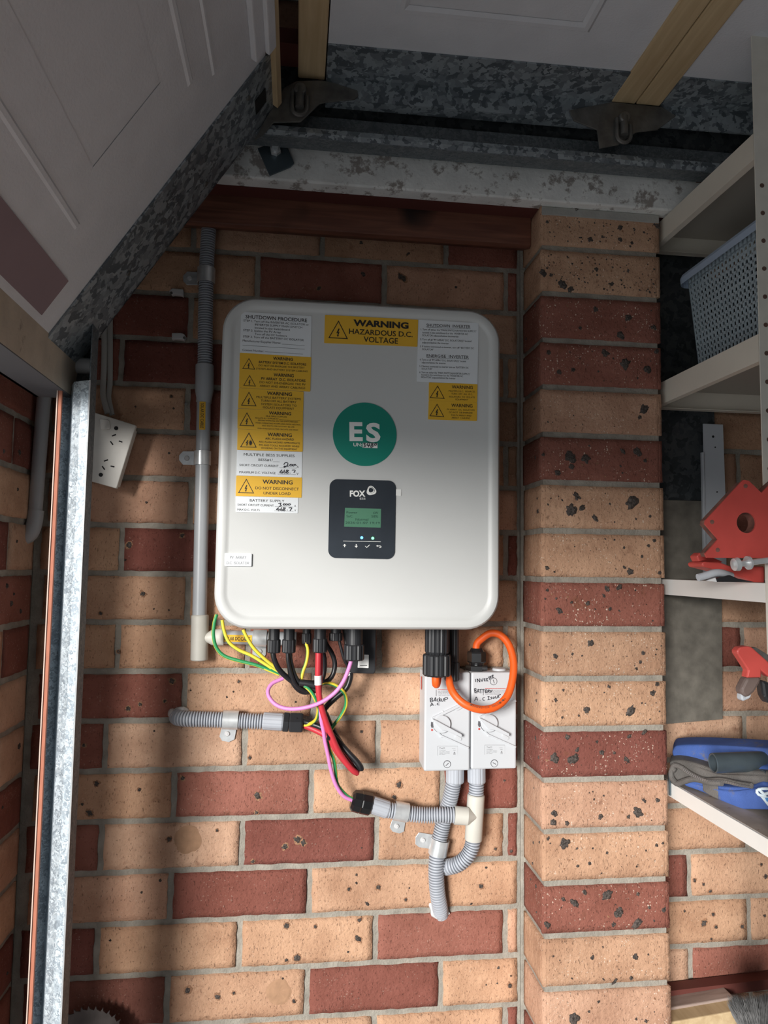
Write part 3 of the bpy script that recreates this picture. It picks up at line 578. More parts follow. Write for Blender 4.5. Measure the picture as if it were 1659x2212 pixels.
Z0, Z1 = -1.2, .715
bm = B(); extr(bm, pl, Z0, Z1); obj('track_face', bm, 'galvb', tr)
bm = B(); extr(bm, [(xs(166.5, -.2505), -.2505), (xs(170, -.2503), -.2503)], Z0, Z1, th=-.0012); obj('track_lip', bm, 'zinc', tr)
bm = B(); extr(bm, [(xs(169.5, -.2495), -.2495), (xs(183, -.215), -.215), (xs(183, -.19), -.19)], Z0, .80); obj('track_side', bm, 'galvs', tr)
bm = B()  # inner return of the upright and its slot
box(bm, (-.032, -.189, Z0), (xs(182, -.188), -.186, .8)); obj('track_back', bm, 'galvs', tr)
# curved part hidden behind the leaning section, then the overhead run
bm = B(); arc = []
for k in range(17):
    a = k / 16 * PI / 2; arc.append((-.01 + .33 * (1 - math.cos(a)) - .02, .80 + .36 * math.sin(a) + .02))
for (x0, z0), (x1, z1) in zip(arc, arc[1:]):
    d = Vector((x1 - x0, 0, z1 - z0)); n_ = Vector((-d.z, 0, d.x)).normalized() * .002
    prism(bm, [(x0, -.15, z0), (x1, -.15, z1), (x1, -.192, z1), (x0, -.192, z0)], n_)
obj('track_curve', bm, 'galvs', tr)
def extrx(bm, pts, x0, x1, mi=0, th=.0015):
    for (y0, z0), (y1, z1) in zip(pts, pts[1:]):
        t = Vector((0, y1 - y0, z1 - z0)).normalized(); n_ = Vector((1, 0, 0)).cross(t) * th
        prism(bm, [(x0, y0, z0), (x0, y1, z1), (x1, y1, z1), (x1, y0, z0)], n_, mi)
XT = .262
bm = B(); extrx(bm, [(-.199, 1.1625), (-.201, 1.153), (-.199, 1.1445)], XT - .03, 1.75); obj('overhead_lip', bm, 'galv', tr)
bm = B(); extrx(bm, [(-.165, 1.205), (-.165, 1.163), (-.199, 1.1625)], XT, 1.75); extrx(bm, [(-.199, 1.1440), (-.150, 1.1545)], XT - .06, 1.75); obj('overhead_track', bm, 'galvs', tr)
bm = B(); extrx(bm, [(-.150, 1.19), (-.150, 1.32)], .2, 1.75, th=.002); obj('dark_angle', bm, 'galvp', tr)
jm = B(); box(jm, (xs(97, -.245), -.245, -1.2), (xs(107, -.245), -.240, .80)); j_ = obj('jamb_batten', jm, 'salmon'); tag(j_, 'thin salmon-red painted upright strip left of the galvanised track', 'door jamb')
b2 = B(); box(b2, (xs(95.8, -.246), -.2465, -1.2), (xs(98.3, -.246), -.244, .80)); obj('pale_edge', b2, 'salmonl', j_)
# square washer plate with bolt on the white beam
wp = thing('washer_plate', 'dark square steel plate with a bolt, at the left end of the white beam', 'bracket', at(597, 345, y=-.14))
bm = B(); pprism(bm, PH, [(105, 1275), (440, 1150), (515, 1260), (610, 1480), (560, 1530), (270, 1650)], -.138, .004, 0, .0008); prism(bm, [at(*PH(290, 1200), y=-.138), at(*PH(440, 1148), y=-.138), at(*PH(520, 1275), y=-.138), at(*PH(300, 1275), y=-.138)], Vector((0, -.006, .002))); obj('plate', bm, 'darksteel', wp)
bm = B(); c = at(*PH(352, 1325), y=-.138); hexnut(bm, c, c + Vector((0, -.009, 0)), .0095); cyl(bm, c, c + Vector((0, -.016, 0)), .0055, n=14); obj('bolt', bm, 'zinc', wp)

# ------------------------------------------------------------------ inverter
def inverter():
    iv = thing('inverter', 'large pale grey solar inverter with warning stickers and display, wall mounted', 'inverter', (.43, -.02, .35))
    x0, x1, z0, z1 = .1985, .6545, .3485, .8775
    def ring(ins, y, r, tl=0):
        pts = []; n = 10
        for cx, cz, a0 in ((x1 - ins - r, z1 - ins - r, 0), (x0 + ins + r, z1 - ins - r, 90), (x0 + ins + r, z0 + ins + r, 180), (x1 - ins - r, z0 + ins + r, 270)):
            for k in range(n + 1):
                a = math.radians(a0 + 90 * k / n); pts.append(Vector((cx + r * math.cos(a), y, cz + r * math.sin(a))))
        return pts
    bm = B(); prev = None
    prof = [(.006, -.060, .050), (.001, -.075, .054), (0, -.178, .055), (.0012, -.1855, .054), (.0045, -.1895, .051), (.008, -.1905, .048), (.0135, -.1905, .043), (.0165, -.1893, .040), (.019, -.1878, .038), (.0215, -.1873, .036)]
    for ins, y, r in prof:
        cur = [bm.verts.new(p) for p in ring(ins, y, r)]
        if prev:
            for k in range(len(cur)): bm.faces.new((prev[k], prev[(k + 1) % len(cur)], cur[(k + 1) % len(cur)], cur[k]))
        prev = cur
    bm.faces.new(prev)
    bm.faces.new([bm.verts.new(p) for p in ring(.006, -.060, .050)])
    obj('front_cover', bm, 'inv', iv, True)
    bm = B(); box(bm, (.235, -.012, .372), (.62, -.062, .85), 0, .006); obj('rear_case', bm, 'invb', iv)
    bm = B(); box(bm, (.30, -.001, .42), (.56, -.012, .78)); obj('wall_bracket', bm, 'zinc', iv)
    YF = -.1873
    def sticker(name, P, c, matn, lines, slope, tris=(), rules=(), label=None, dy=0, extra=None):
        y = YF - .0009 - dy; bm = B(); cc = [at(*P(*q), y=y) for q in c]; rquad(bm, cc, .0012, .0008 + dy, 0, 3)
        s = obj(name, bm, matn, iv)
        if label: s['label'] = label
        if lines or rules:
            bm = B(); write(bm, P, y - .0003, lines, slope)
            for r_ in rules: rule(bm, P, y - .0003, *r_[:3], slope, r_[3] if len(r_) > 3 else 2.2)
            obj('printed_text', bm, 'ink' if name != 'device_label' else 'greyink', s, 'raw')
        for t in tris:
            bm = B(); triangle(bm, P, y - .0003, *t[:3], burst=len(t) > 3); obj('hazard_symbol', bm, 'ink', s, 'raw')
        if extra: extra(s, y)
        return s
    sl = .065
    sticker('instruction_label', P4, [(307, 230), (967, 273), (960, 657), (296, 615)], 'white',
            [("SHUTDOWN PROCEDURE", 350, 925, 275, 34, .012), ("STEP 1. Turn off the INVERTER AC ISOLATOR or", 330, 942, 313, 20), ("INVERTER SUPPLY MAIN SWITCH", 437, 880, 350, 20), ("located in the Switchboard", 435, 763, 380, 20),
             ("STEP 2. Isolate the PV Array", 328, 680, 402, 20), ("Turn off the DC Isolators", 435, 735, 438, 20), ("STEP 3. Turn off the BATTERY DC ISOLATOR", 326, 895, 461, 20), ("Manufacturer/Supplier Name:", 322, 680, 500, 20), ("Contact Number:", 320, 522, 588, 20)], sl, (),
            [(690, 903, 535), (322, 903, 545), (532, 888, 606)], 'white shutdown procedure label')
    sticker('warning_label', P4, [(296, 615), (965, 657), (955, 980), (287, 943)], 'yellow',
            [("WARNING", 607, 793, 667, 30, .02), ("BATTERY SYSTEM D.C. ISOLATORS", 474, 917, 701, 22, .014), ("DO NOT DE-ENERGISE THE BATTERY", 472, 902, 733, 18), ("SYSTEM AND BATTERY SYSTEM CABLING", 448, 930, 764, 18),
             ("WARNING", 612, 800, 820, 30, .02), ("PV ARRAY  D.C. ISOLATORS", 495, 910, 855, 25, .014), ("DO NOT DE-ENERGISE THE PV", 480, 912, 890, 21), ("ARRAY AND ARRAY CABLINGS", 482, 908, 924, 21)], .055,
            [((381, 665), (318, 766), (438, 772)), ((387, 824), (327, 925), (445, 931))], (), 'yellow double warning label about isolators')
    sticker('warning_label', P4, [(286, 945), (893, 980), (889, 1165), (278, 1135)], 'yellow',
            [("WARNING", 550, 784, 993, 32, .02), ("MULTIPLE BATTERY SYSTEMS", 450, 868, 1029, 21), ("TURN OFF ALL BATTERY", 492, 826, 1062, 21), ("SYSTEM ISOLATORS TO", 495, 826, 1095, 21), ("ISOLATE EQUIPMENT", 512, 804, 1126, 21)], .05, [((381, 980), (306, 1110), (452, 1117))], (), 'yellow label on multiple battery systems')
    sticker('warning_label', P4, [(275, 1138), (888, 1165), (884, 1358), (273, 1328)], 'yellow',
            [("WARNING", 568, 776, 1178, 30, .02), ("MULTIPLE SUPPLIES", 540, 735, 1209, 14), ("ISOLATE ALL SUPPLIES AT", 440, 658, 1226, 13), ("BEFORE WORKING ON THIS SWITCHBOARD", 467, 840, 1248, 13), ("WHEN OPERATING IN OFF-GRID MODE NEUTRAL", 440, 866, 1272, 13), ("AND EARTH CIRCUITS MAY BE LIVE", 503, 805, 1298, 13), ("EVEN THOUGH ACTIVE CIRCUITS ARE DEAD", 463, 840, 1323, 13)], .045, [((362, 1173), (291, 1299), (431, 1304))], [(665, 862, 1243)], 'yellow multiple supplies label')
    sticker('warning_label', P4, [(274, 1330), (886, 1358), (884, 1543), (270, 1525)], 'yellow',
            [("WARNING", 555, 782, 1379, 33, .02), ("ARC FLASH HAZARD", 533, 802, 1418, 20, .008), ("ARC FLASH HAZARD APPROPRIATE", 473, 858, 1449, 17), ("PPE AND TOOLS REQUIRED WHILE", 476, 853, 1479, 17), ("WORKING ON THIS EQUIPMENT", 493, 832, 1507, 17)], .04, [((381, 1362), (297, 1500), (453, 1504), 1)], (), 'yellow arc flash label with burst symbol')
    def hand(polys, r=.00055, m='marker'):
        def f(s, y):
            bm = B(); stroke(bm, P4, y - .0008, polys, r); obj('handwriting', bm, m, s, True)
        return f
    sticker('ratings_label', P4, [(270, 1527), (880, 1547), (875, 1785), (264, 1765)], 'white',
            [("MULTIPLE BESS SUPPLIES", 332, 808, 1567, 25), ("BESS#1/", 470, 603, 1617, 24), ("SHORT CIRCUIT CURRENT", 290, 658, 1666, 21), ("A", 828, 846, 1684, 20), ("MAXIMUM D.C. VOLTAGE", 290, 630, 1733, 21), ("V", 825, 845, 1748, 20)], .03, (), [(605, 668, 1636), (665, 825, 1692), (650, 822, 1752)], 'white label on multiple supplies, filled in by hand',
            extra=hand([[(706, 1665), (715, 1648), (738, 1645), (745, 1660), (728, 1680), (707, 1688), (712, 1678), (740, 1680), (752, 1676)], [(768, 1660), (760, 1672), (772, 1678), (784, 1668), (775, 1660), (768, 1664)], [(784, 1668), (792, 1662), (787, 1674), (796, 1678), (805, 1668), (798, 1660)], [(806, 1668), (812, 1660), (818, 1668), (822, 1676)],
                        [(688, 1712), (668, 1738), (700, 1738)], [(690, 1722), (688, 1748)], [(712, 1712), (704, 1736), (716, 1744), (722, 1732), (708, 1730)], [(748, 1718), (732, 1714), (730, 1724), (748, 1738), (736, 1746), (730, 1736), (752, 1716)], [(762, 1742), (765, 1744)], [(784, 1716), (812, 1716), (800, 1740)]]))
    sticker('warning_label', P4, [(262, 1767), (878, 1785), (873, 1973), (256, 1958)], 'yellow', [("WARNING", 508, 790, 1822, 38, .02), ("DO NOT DISCONNECT", 440, 847, 1881, 27), ("UNDER LOAD", 517, 770, 1929, 27)], .028, [((356, 1795), (278, 1930), (428, 1933))], (), 'yellow do not disconnect label')
    sticker('ratings_label', P4, [(257, 1960), (843, 1975), (838, 2120), (257, 2107)], 'white',
            [("BATTERY SUPPLY", 388, 712, 1997, 25), ("SHORT CIRCUIT CURRENT", 273, 613, 2038, 20), ("A", 805, 821, 2050, 18), ("MAX D.C. VOLTS", 272, 480, 2083, 20), ("V", 806, 821, 2092, 18)], .025, (), [(622, 797, 2056), (618, 797, 2096)], 'white battery supply label, filled in by hand',
            extra=hand([[(655, 2030), (680, 2024), (672, 2038), (684, 2046), (660, 2056)], [(708, 2028), (698, 2040), (710, 2044), (718, 2034), (708, 2028)], [(728, 2030), (720, 2040), (732, 2044), (740, 2034), (730, 2030)], [(752, 2030), (744, 2040), (756, 2044), (770, 2034), (756, 2028)],
                        [(658, 2066), (636, 2086), (668, 2086)], [(660, 2076), (656, 2100)], [(686, 2064), (674, 2088), (688, 2096), (694, 2084), (678, 2084)], [(720, 2070), (704, 2066), (702, 2076), (718, 2090), (706, 2098), (702, 2088), (722, 2068)], [(736, 2088), (739, 2089)], [(752, 2070), (780, 2068), (764, 2096)]]))
    sticker('warning_label', P5, [(45, 150), (800, 190), (793, 408), (38, 378)], 'yellow', [("WARNING", 275, 722, 212, 50, .045), ("HAZARDOUS D.C.", 240, 755, 281, 44, .012), ("VOLTAGE", 358, 636, 346, 46, .012)], .055, [((155, 195), (72, 338), (231, 347))], (), 'large yellow hazardous D.C. voltage label')
    t15 = 15
    sticker('instruction_label', P5, [(803, 190), (1290, 217), (1280, 712), (788, 690)], 'white',
            [("SHUTDOWN  INVERTER", 867, 1222, 233, 25, .005), ('1. Turn off either the "MAIN SWITCH(INVERTER SUPPLY)"', 820, 1270, 267, t15), ('located in the switchboard or the  INVERTER AC', 835, 1202, 292, t15), ('ISOLATOR adjacent/below the inverter.', 833, 1130, 315, t15),
             ('2. Turn off all "PV ARRAY D.C. ISOLATOR(S)" located', 815, 1230, 348, t15), ('adjacent/below the inverter', 833, 1048, 373, t15), ('3. If battery connected to inverter, turn off "BATTERY DC', 813, 1252, 404, t15), ('ISOLATOR"', 832, 925, 428, t15), ("ENERGISE  INVERTER", 868, 1210, 480, 25, .005),
             ('4. Turn on all "PV ARRAY D.C. ISOLATOR(S)" located', 812, 1187, 512, t15), ('adjacent/below the inverter.', 828, 1027, 535, t15), ('5. If battery connected to inverter turn on "BATTERY DC', 810, 1207, 564, t15), ('ISOLATOR"', 828, 915, 585, t15), ('6. Turn on either the "MAIN SWITCH(INVERTER SUPPLY)"', 810, 1220, 614, t15), ('located in the switchboard or the "INVERTER AC', 826, 1162, 634, t15), ('ISOLATOR" adjacent/below the inverter', 824, 1102, 654, t15)],
            .038, (), [(867, 1222, 251, 1.8), (868, 1210, 497, 1.8)], 'white shutdown and energise inverter label')
    sticker('warning_label', P5, [(887, 697), (1280, 712), (1277, 860), (885, 845)], 'yellow', [("WARNING", 1072, 1242, 733, 27, .012), ("MULTIPLE D.C.  SOURCES", 1047, 1260, 766, 13), ("TURN  OFF  ALL  D.C.", 1068, 1240, 789, 13), ("ISOLATORS  TO  ISOLATE", 1050, 1258, 812, 13), ("EQUIPMENT", 1102, 1205, 835, 13)], .03, [((957, 722), (893, 822), (1015, 830))], (), 'small yellow warning label, upper of the right pair')
    sticker('warning_label', P5, [(885, 845.5), (1277, 860.5), (1275, 1010), (880, 997)], 'yellow', [("WARNING", 1068, 1240, 882, 27, .012), ("PV ARRAY  DC  ISOLATORS", 1033, 1257, 915, 13), ("DO NOT  DE-ENERGISE", 1050, 1240, 939, 13), ("THE PV ARRAY AND", 1065, 1230, 962, 13), ("ARRAY  CABLING", 1070, 1220, 983, 13)], .03, [((953, 870), (891, 970), (1011, 978))], (), 'small yellow warning label, lower of the right pair')
    PA = conv(100, 1100, 2.765)
    sticker('device_label', PA, [(1068, 262), (1227, 265), (1225, 341), (1067, 339)], 'white', [("PV  ARRAY", 1097, 1195, 287, 19), ("D.C  ISOLATOR", 1077, 1212, 320, 18)], .012, label='small white PV array isolator label', dy=.0028)
    # green disc
    bm = B(); y = YF - .0009; c = at(*P5(368, 1117), y=y); r = (at(*P5(368 + 257, 1117), y=y) - c).length
    prism(bm, [c + Vector((r * math.cos(a), 0, r * math.sin(a))) for a in [2 * PI * k / 72 for k in range(72)]], Vector((0, .0008, 0)))
    dsc = obj('green_disc', bm, 'green', iv); dsc['label'] = 'round green reflective disc reading ES'
    bm = B(); write(bm, P5, y - .0003, [("E", 243, 350, 1090, 150, .035), ("S", 378, 494, 1098, 150, .035), ("UN:", 275, 345, 1200, 29, .02)], .01); rule(bm, P5, y - .0003, 350, 470, 1207, .03, 40); obj('printed_text', bm, 'wtext', dsc, 'raw')
    bm = B(); stroke(bm, P5, y - .0009, [[(355, 1192), (372, 1194), (360, 1204), (374, 1212), (356, 1222)], [(400, 1180), (384, 1206), (412, 1208)], [(408, 1186), (396, 1222)], [(432, 1188), (420, 1196), (434, 1212), (418, 1226), (416, 1214), (436, 1192)], [(452, 1190), (444, 1204), (456, 1208), (464, 1196), (452, 1190)]], .0006); obj('handwriting', bm, 'marker', dsc, True)
    # display
    bm = B(); y = YF - .0016; cc = [at(*PD(*q), y=y) for q in ((195, 128), (1445, 160), (1420, 1642), (163, 1615))]; rquad(bm, cc, .0125, .0015, 0, 10)
    dis = obj('display_panel', bm, 'panel', iv); dis['label'] = 'dark glossy display panel with small screen'
    bm = B(); rquad(bm, [at(*PD(*q), y=y - .0002) for q in ((483, 672), (1163, 690), (1156, 1046), (466, 1028))], .0005, .0002, 0, 2); obj('screen', bm, 'lcd', dis)
    bm = B(); write(bm, PD, y - .0005, [("Power", 510, 715, 755, 48), ("6W", 1015, 1105, 765, 48), ("SoC", 510, 622, 828, 46), ("58%", 980, 1105, 832, 46), ("Normal", 680, 920, 888, 48), ("2026-01-07 19:19", 490, 1138, 948, 44)], .012); obj('screen_text', bm, 'lcdink', dis, 'raw')
    bm = B(); write(bm, PD, y - .0004, [("FOX", 573, 866, 400, 112, .04), ("ESS", 762, 868, 496, 36)], .004); obj('logo', bm, 'wtext', dis, 'raw'); bm = B(); rule(bm, PD, y - .0004, 448, 1158, 1297, .022, 8); obj('printed_line', bm, 'wtext', dis, 'raw')
    for poly in ([(475, 1352), (508, 1388), (484, 1381), (484, 1415), (467, 1415), (467, 1381), (442, 1388)], [(686, 1355), (702, 1355), (702, 1396), (725, 1388), (694, 1428), (662, 1388), (686, 1396)], [(862, 1388), (892, 1412), (945, 1366), (950, 1376), (893, 1428), (862, 1400)], [(1070, 1390), (1100, 1374), (1100, 1386), (1150, 1386), (1170, 1400), (1166, 1422), (1128, 1428), (1128, 1418), (1152, 1414), (1156, 1402), (1148, 1396), (1100, 1396), (1100, 1408)]):
        bm = B(); bm.faces.new([bm.verts.new(at(*PD(*q), y=y - .0004)) for q in poly]); obj('button_icon', bm, 'wtext', dis, 'raw')
    def blob(cx, cy, rx, ry, ph, tri): return [(cx + (rx * (1 + tri * math.cos(3 * t + ph))) * math.cos(t), cy + (ry * (1 + tri * math.cos(3 * t + ph))) * math.sin(t)) for t in [2 * PI * k / 48 for k in range(48)]]
    bm = B()
    for (o_, i_) in ((blob(978, 350, 88, 86, -1.0, .10), blob(974, 342, 64, 64, -.6, .08)), (blob(970, 345, 58, 60, -.6, .09), blob(972, 338, 44, 44, -.3, .06))):
        a = [bm.verts.new(at(*PD(*q), y=y - .0004)) for q in o_]; b = [bm.verts.new(at(*PD(*q), y=y - .0004)) for q in i_]
        for k in range(48): bm.faces.new((a[k], a[(k + 1) % 48], b[(k + 1) % 48], b[k]))
    obj('logo_ring', bm, 'wtext', dis, 'raw')
    for nm, m_, cx, cy, r_ in (('blue_indicator', 'ledb', 798, 1236, 26), ('green_indicator', 'ledg', 1005, 1246, 26)):
        bm = B(); c = at(*PD(cx, cy), y=y - .0002); rr = r_ / 8.732 / 1350; cyl(bm, c, c + Vector((0, -.0006, 0)), rr, n=16); obj(nm, bm, m_, dis)
    bm = B(); rquad(bm, [at(*P5(*q), y=YF - .0012) for q in ((612, 1562), (663, 1564), (661, 1617), (612, 1614))], .0003, .0012, 0, 2); obj('white_tab', bm, 'wtext', iv)
    # glands and plugs underneath
    def plug(px, P, yt, yb, w, y, name='cable_gland', flutes=10, neck=.82):
        top = at(*P(px, yt), y=y); bot = at(*P(px, yb), y=y); top.x = bot.x; r = (at(*P(px + w / 2, yb), y=y) - at(*P(px, yb), y=y)).length
        bm = B()
        if name == 'power_connector': fluted(bm, (bot.x, y, .36), (bot.x, y, top.z), r * neck, 14, .07)
        else: cyl(bm, (bot.x, y, .36), (bot.x, y, top.z), r * neck, n=24)
        fluted(bm, top, (bot.x, y, bot.z), r, flutes, .09)
        obj(name, bm, 'blk', iv)
    plug(800, PK, 270, 365, 98, -.095); plug(908, PK, 270, 365, 98, -.095); plug(1130, PK, 262, 362, 102, -.10)
    plug(1376, PK, 305, 418, 146, -.11, flutes=12, neck=.80); plug(1245, PK, 222, 278, 96, -.08, 'blanking_plug')
    plug(1035, PK, 225, 300, 70, -.07, 'blanking_plug')
    plug(808, PL, 375, 530, 200, -.115, 'power_connector', 16, .86); plug(915, PL, 430, 565, 108, -.08, 'power_connector', 14, .9)
inverter()
# wifi module
wm = thing('communication_module', 'flat black plastic module with a small white label under the inverter', 'module', at(785, 1455, y=-.06))
bm = B(); c = [at(*PK(*q), y=-.07) for q in ((1290, 180), (1535, 180), (1530, 517), (1345, 512))]; rquad(bm, c, .006, .03, 0, 6, .0015); obj('casing', bm, 'blk', wm)
bm = B(); rquad(bm, [at(*PK(*q), y=-.0708) for q in ((1408, 378), (1482, 380), (1480, 475), (1402, 473))], .0008, .0007, 0, 3); s_ = obj('paper_label', bm, 'wtext', wm)
bm = B(); rule(bm, PK, -.0712, 1418, 1470, 457, 0, 5); obj('printed_line', bm, 'ink', s_, 'raw')

# ------------------------------------------------------------------ isolators
def isolator(x0, x1, z0, z1, dxp, label, sideprint, hand, handw):
    t = thing('rotary_isolator', label, 'isolator switch', ((x0 + x1) / 2, -.002, z0), None)
    Y = -.06
    bm = B(); box(bm, (x0 + .001, -.001, z0 + .001), (x1 - .001, -.035, z1 - .001), 0, .003); obj('back_box', bm, 'iso', t)
    bm = B(); box(bm, (x0, -.034, z0), (x1, Y, z1), 0, .003); cov = obj('cover', bm, 'iso', t)
    P = lambda x, y: PI6(x + dxp, y + (0 if dxp == 0 else -12))
    # recessed wedge shown by raised ridges
    def ridge(a, b, w=.0016, h=.0035, m='iso', y=Y):
        bm_ = B(); A_, B_ = at(*P(*a), y=y), at(*P(*b), y=y); d = (B_ - A_).normalized(); n_ = Vector((-d.z, 0, d.x)) * w
        prism(bm_, [A_ - n_, B_ - n_, B_ + n_, A_ + n_], Vector((0, -h, 0)), 0, .0004); return bm_
    bm = ridge((345, 775), (838, 535), .0022, .0042); join(bm, ridge((350, 900), (460, 1010), .0014, .003)); join(bm, ridge((460, 1010), (838, 1180), .0014, .0042)); join(bm, ridge((470, 735), (490, 672), .0012, .002)); join(bm, ridge((452, 1028), (482, 1028), .0016, .002))
    obj('raised_ridge', bm, 'iso', t)
    bm = B(); c = at(*P(470, 850), y=Y); rr = .0155; cyl(bm, c, c + Vector((0, -.006, 0)), rr, n=40, bev=.001); kn = obj('knob', bm, 'iso', t, True)
    bm = B(); pprism(bm, P, [(340, 775), (395, 800), (745, 990), (735, 1030), (530, 935), (470, 930), (395, 850)], Y - .006, -.007, 0, .0008); hd = obj('handle', bm, 'iso', t)
    bm = B(); pprism(bm, P, [(350, 850), (385, 850), (400, 960), (370, 930), (350, 890)], Y - .0001, -.004, 0); obj('slot', bm, 'isod', t)
    bm = B(); pprism(bm, P, [(326, 825), (350, 830), (352, 905), (336, 912), (322, 880)], Y - .0001, -.0007, 0); obj('slot', bm, 'isod', t)
    bm = B(); c = at(*P(339, 936), y=Y); cyl(bm, c, c + Vector((0, -.0008, 0)), .0018, n=16); obj('red_dot', bm, 'redink', t)
    for (cx, cy, word) in ((703, 637, 'OFF'), (700, 1045, 'ON')):
        bm = B(); e = (40, -22) if word == 'OFF' else (38, 20); pts = []
        a_, b_ = (cx - e[0] * .65, cy - e[1] * .65), (cx + e[0] * .65, cy + e[1] * .65); ang = math.atan2(e[1], e[0])
        for k in range(9): an = ang - PI / 2 + PI * k / 8; pts.append((b_[0] + 22 * math.cos(an), b_[1] + 22 * math.sin(an)))
        for k in range(9): an = ang + PI / 2 + PI * k / 8; pts.append((a_[0] + 22 * math.cos(an), a_[1] + 22 * math.sin(an)))
        pprism(bm, P, pts, Y, -.0018, 0, .0004); tabo = obj('position_tab', bm, 'iso', t)
        bm = B(); A_, B_ = at(*P(cx - e[0] * .75, cy - e[1] * .75), y=Y - .0021), at(*P(cx + e[0] * .75, cy + e[1] * .75), y=Y - .0021); text_into(bm, word, A_, B_, .0035, .004); obj('embossed_word', bm, 'clip', tabo, 'raw')
    def screw(cx, cy, an):
        bm = B(); c = at(*P(cx, cy), y=Y); cyl(bm, c, c + Vector((0, -.0006, 0)), .0066, n=28); s = obj('cover_screw', bm, 'isod', t)
        bm = B(); cyl(bm, c + Vector((0, -.0004, 0)), c + Vector((0, -.0014, 0)), .0056, n=28); obj('screw_head', bm, 'iso', s)
        d = Vector((math.cos(an), 0, math.sin(an))); n_ = Vector((-d.z, 0, d.x)) * .0006; cc = c + Vector((0, -.0016, 0)); bm = B(); prism(bm, [cc - d * .0035 - n_, cc + d * .0035 - n_, cc + d * .0035 + n_, cc - d * .0035 + n_], Vector((0, .0004, 0))); obj('screw_slot', bm, 'isod', s)
    screw(547, 1408, .7 if dxp == 0 else -.5)
    if dxp: screw(1187 - dxp, 267 + 12, -1.2)
    bm = B(); pprism(bm, P, [(417, 1158), (693, 1158), (693, 1290), (417, 1290)], Y, -.0004, 0)
    rp = obj('rating_plate', bm, 'iso', t)
    bm = B()
    for (a, b, c_, d_) in ((417, 693, 1158, 3), ): rule(bm, P, Y - .0007, a, b, c_, 0, d_)
    pprism(bm, P, [(415, 1158), (418, 1158), (418, 1290), (415, 1290)], Y - .0005, -.0001)
    write(bm, P, Y - .0008, [("Tesla", 440, 518, 1186, 26) if False else ("TesO", 440, 515, 1186, 26), ("TWSP63", 440, 528, 1217, 10), ("63A  500V  50/60Hz", 440, 585, 1238, 9), ("AS/NZS  3133  IP66", 440, 580, 1256, 9), ("IEC 60947", 440, 522, 1274, 9), ("IP66", 632, 662, 1217, 10)], 0)
    bm.faces.new([bm.verts.new(at(*P(*q), y=Y - .0008)) for q in ((648, 1236), (664, 1262), (632, 1262))]); rule(bm, P, Y - .0008, 615, 662, 1194, 0, 3); rule(bm, P, Y - .0008, 632, 664, 1275, 0, 6)
    obj('rating_print', bm, 'greyink', rp, 'raw')
    bm = B(); rule(bm, P, Y - .0005, 418, 700, 378, 0, 5, 1)
    write(bm, P, Y - .0006, [("WARNING: TO BE OPERATED BY", 418, 720, 379, 10)], 0, 1); write(bm, P, Y - .0006, [("RISK OF ELECTRIC SHOCK ISOLATE", 420, 715, 402, 10), ("SUPPLY BEFORE REMOVING COVER", 420, 715, 420, 10), ("COVER MUST BE FITTED AT ALL", 420, 700, 438, 10), ("TIMES WHEN ENERGISED", 420, 640, 456, 10)], 0); rule(bm, P, Y - .0006, 392, 400, 425, 0, 90)
    obj('warning_print', bm, ['greyink', 'redink'], cov, 'raw')
    bm = B(); stroke(bm, PI6, Y - .0007, hand, handw); obj('handwriting', bm, 'marker', cov, True)
    if sideprint:
        bm = B(); prism(bm, [(x0 - .0001, -.030, z1 - .035), (x0 - .0001, -.022, z1 - .035), (x0 - .0001, -.022, z1 - .012), (x0 - .0001, -.030, z1 - .012)], Vector((-.0003, 0, 0))); obj('side_print', bm, 'redink', t)
    return t
h1 = [[(312, 500), (318, 550)], [(312, 500), (345, 498), (335, 522), (316, 524)], [(320, 524), (352, 528), (340, 548), (316, 552)], [(362, 545), (385, 490), (392, 545)], [(366, 528), (392, 526)], [(425, 505), (408, 518), (412, 540), (430, 540)], [(438, 485), (440, 545)], [(462, 505), (442, 522), (462, 542)], [(470, 508), (474, 540), (492, 538), (500, 500)], [(512, 495), (514, 545)], [(512, 497), (548, 490), (552, 508), (516, 520)],
      [(316, 612), (334, 568), (358, 600)], [(324, 598), (352, 590)], [(380, 594), (383, 596)], [(440, 564), (415, 568), (410, 588), (440, 592)]]
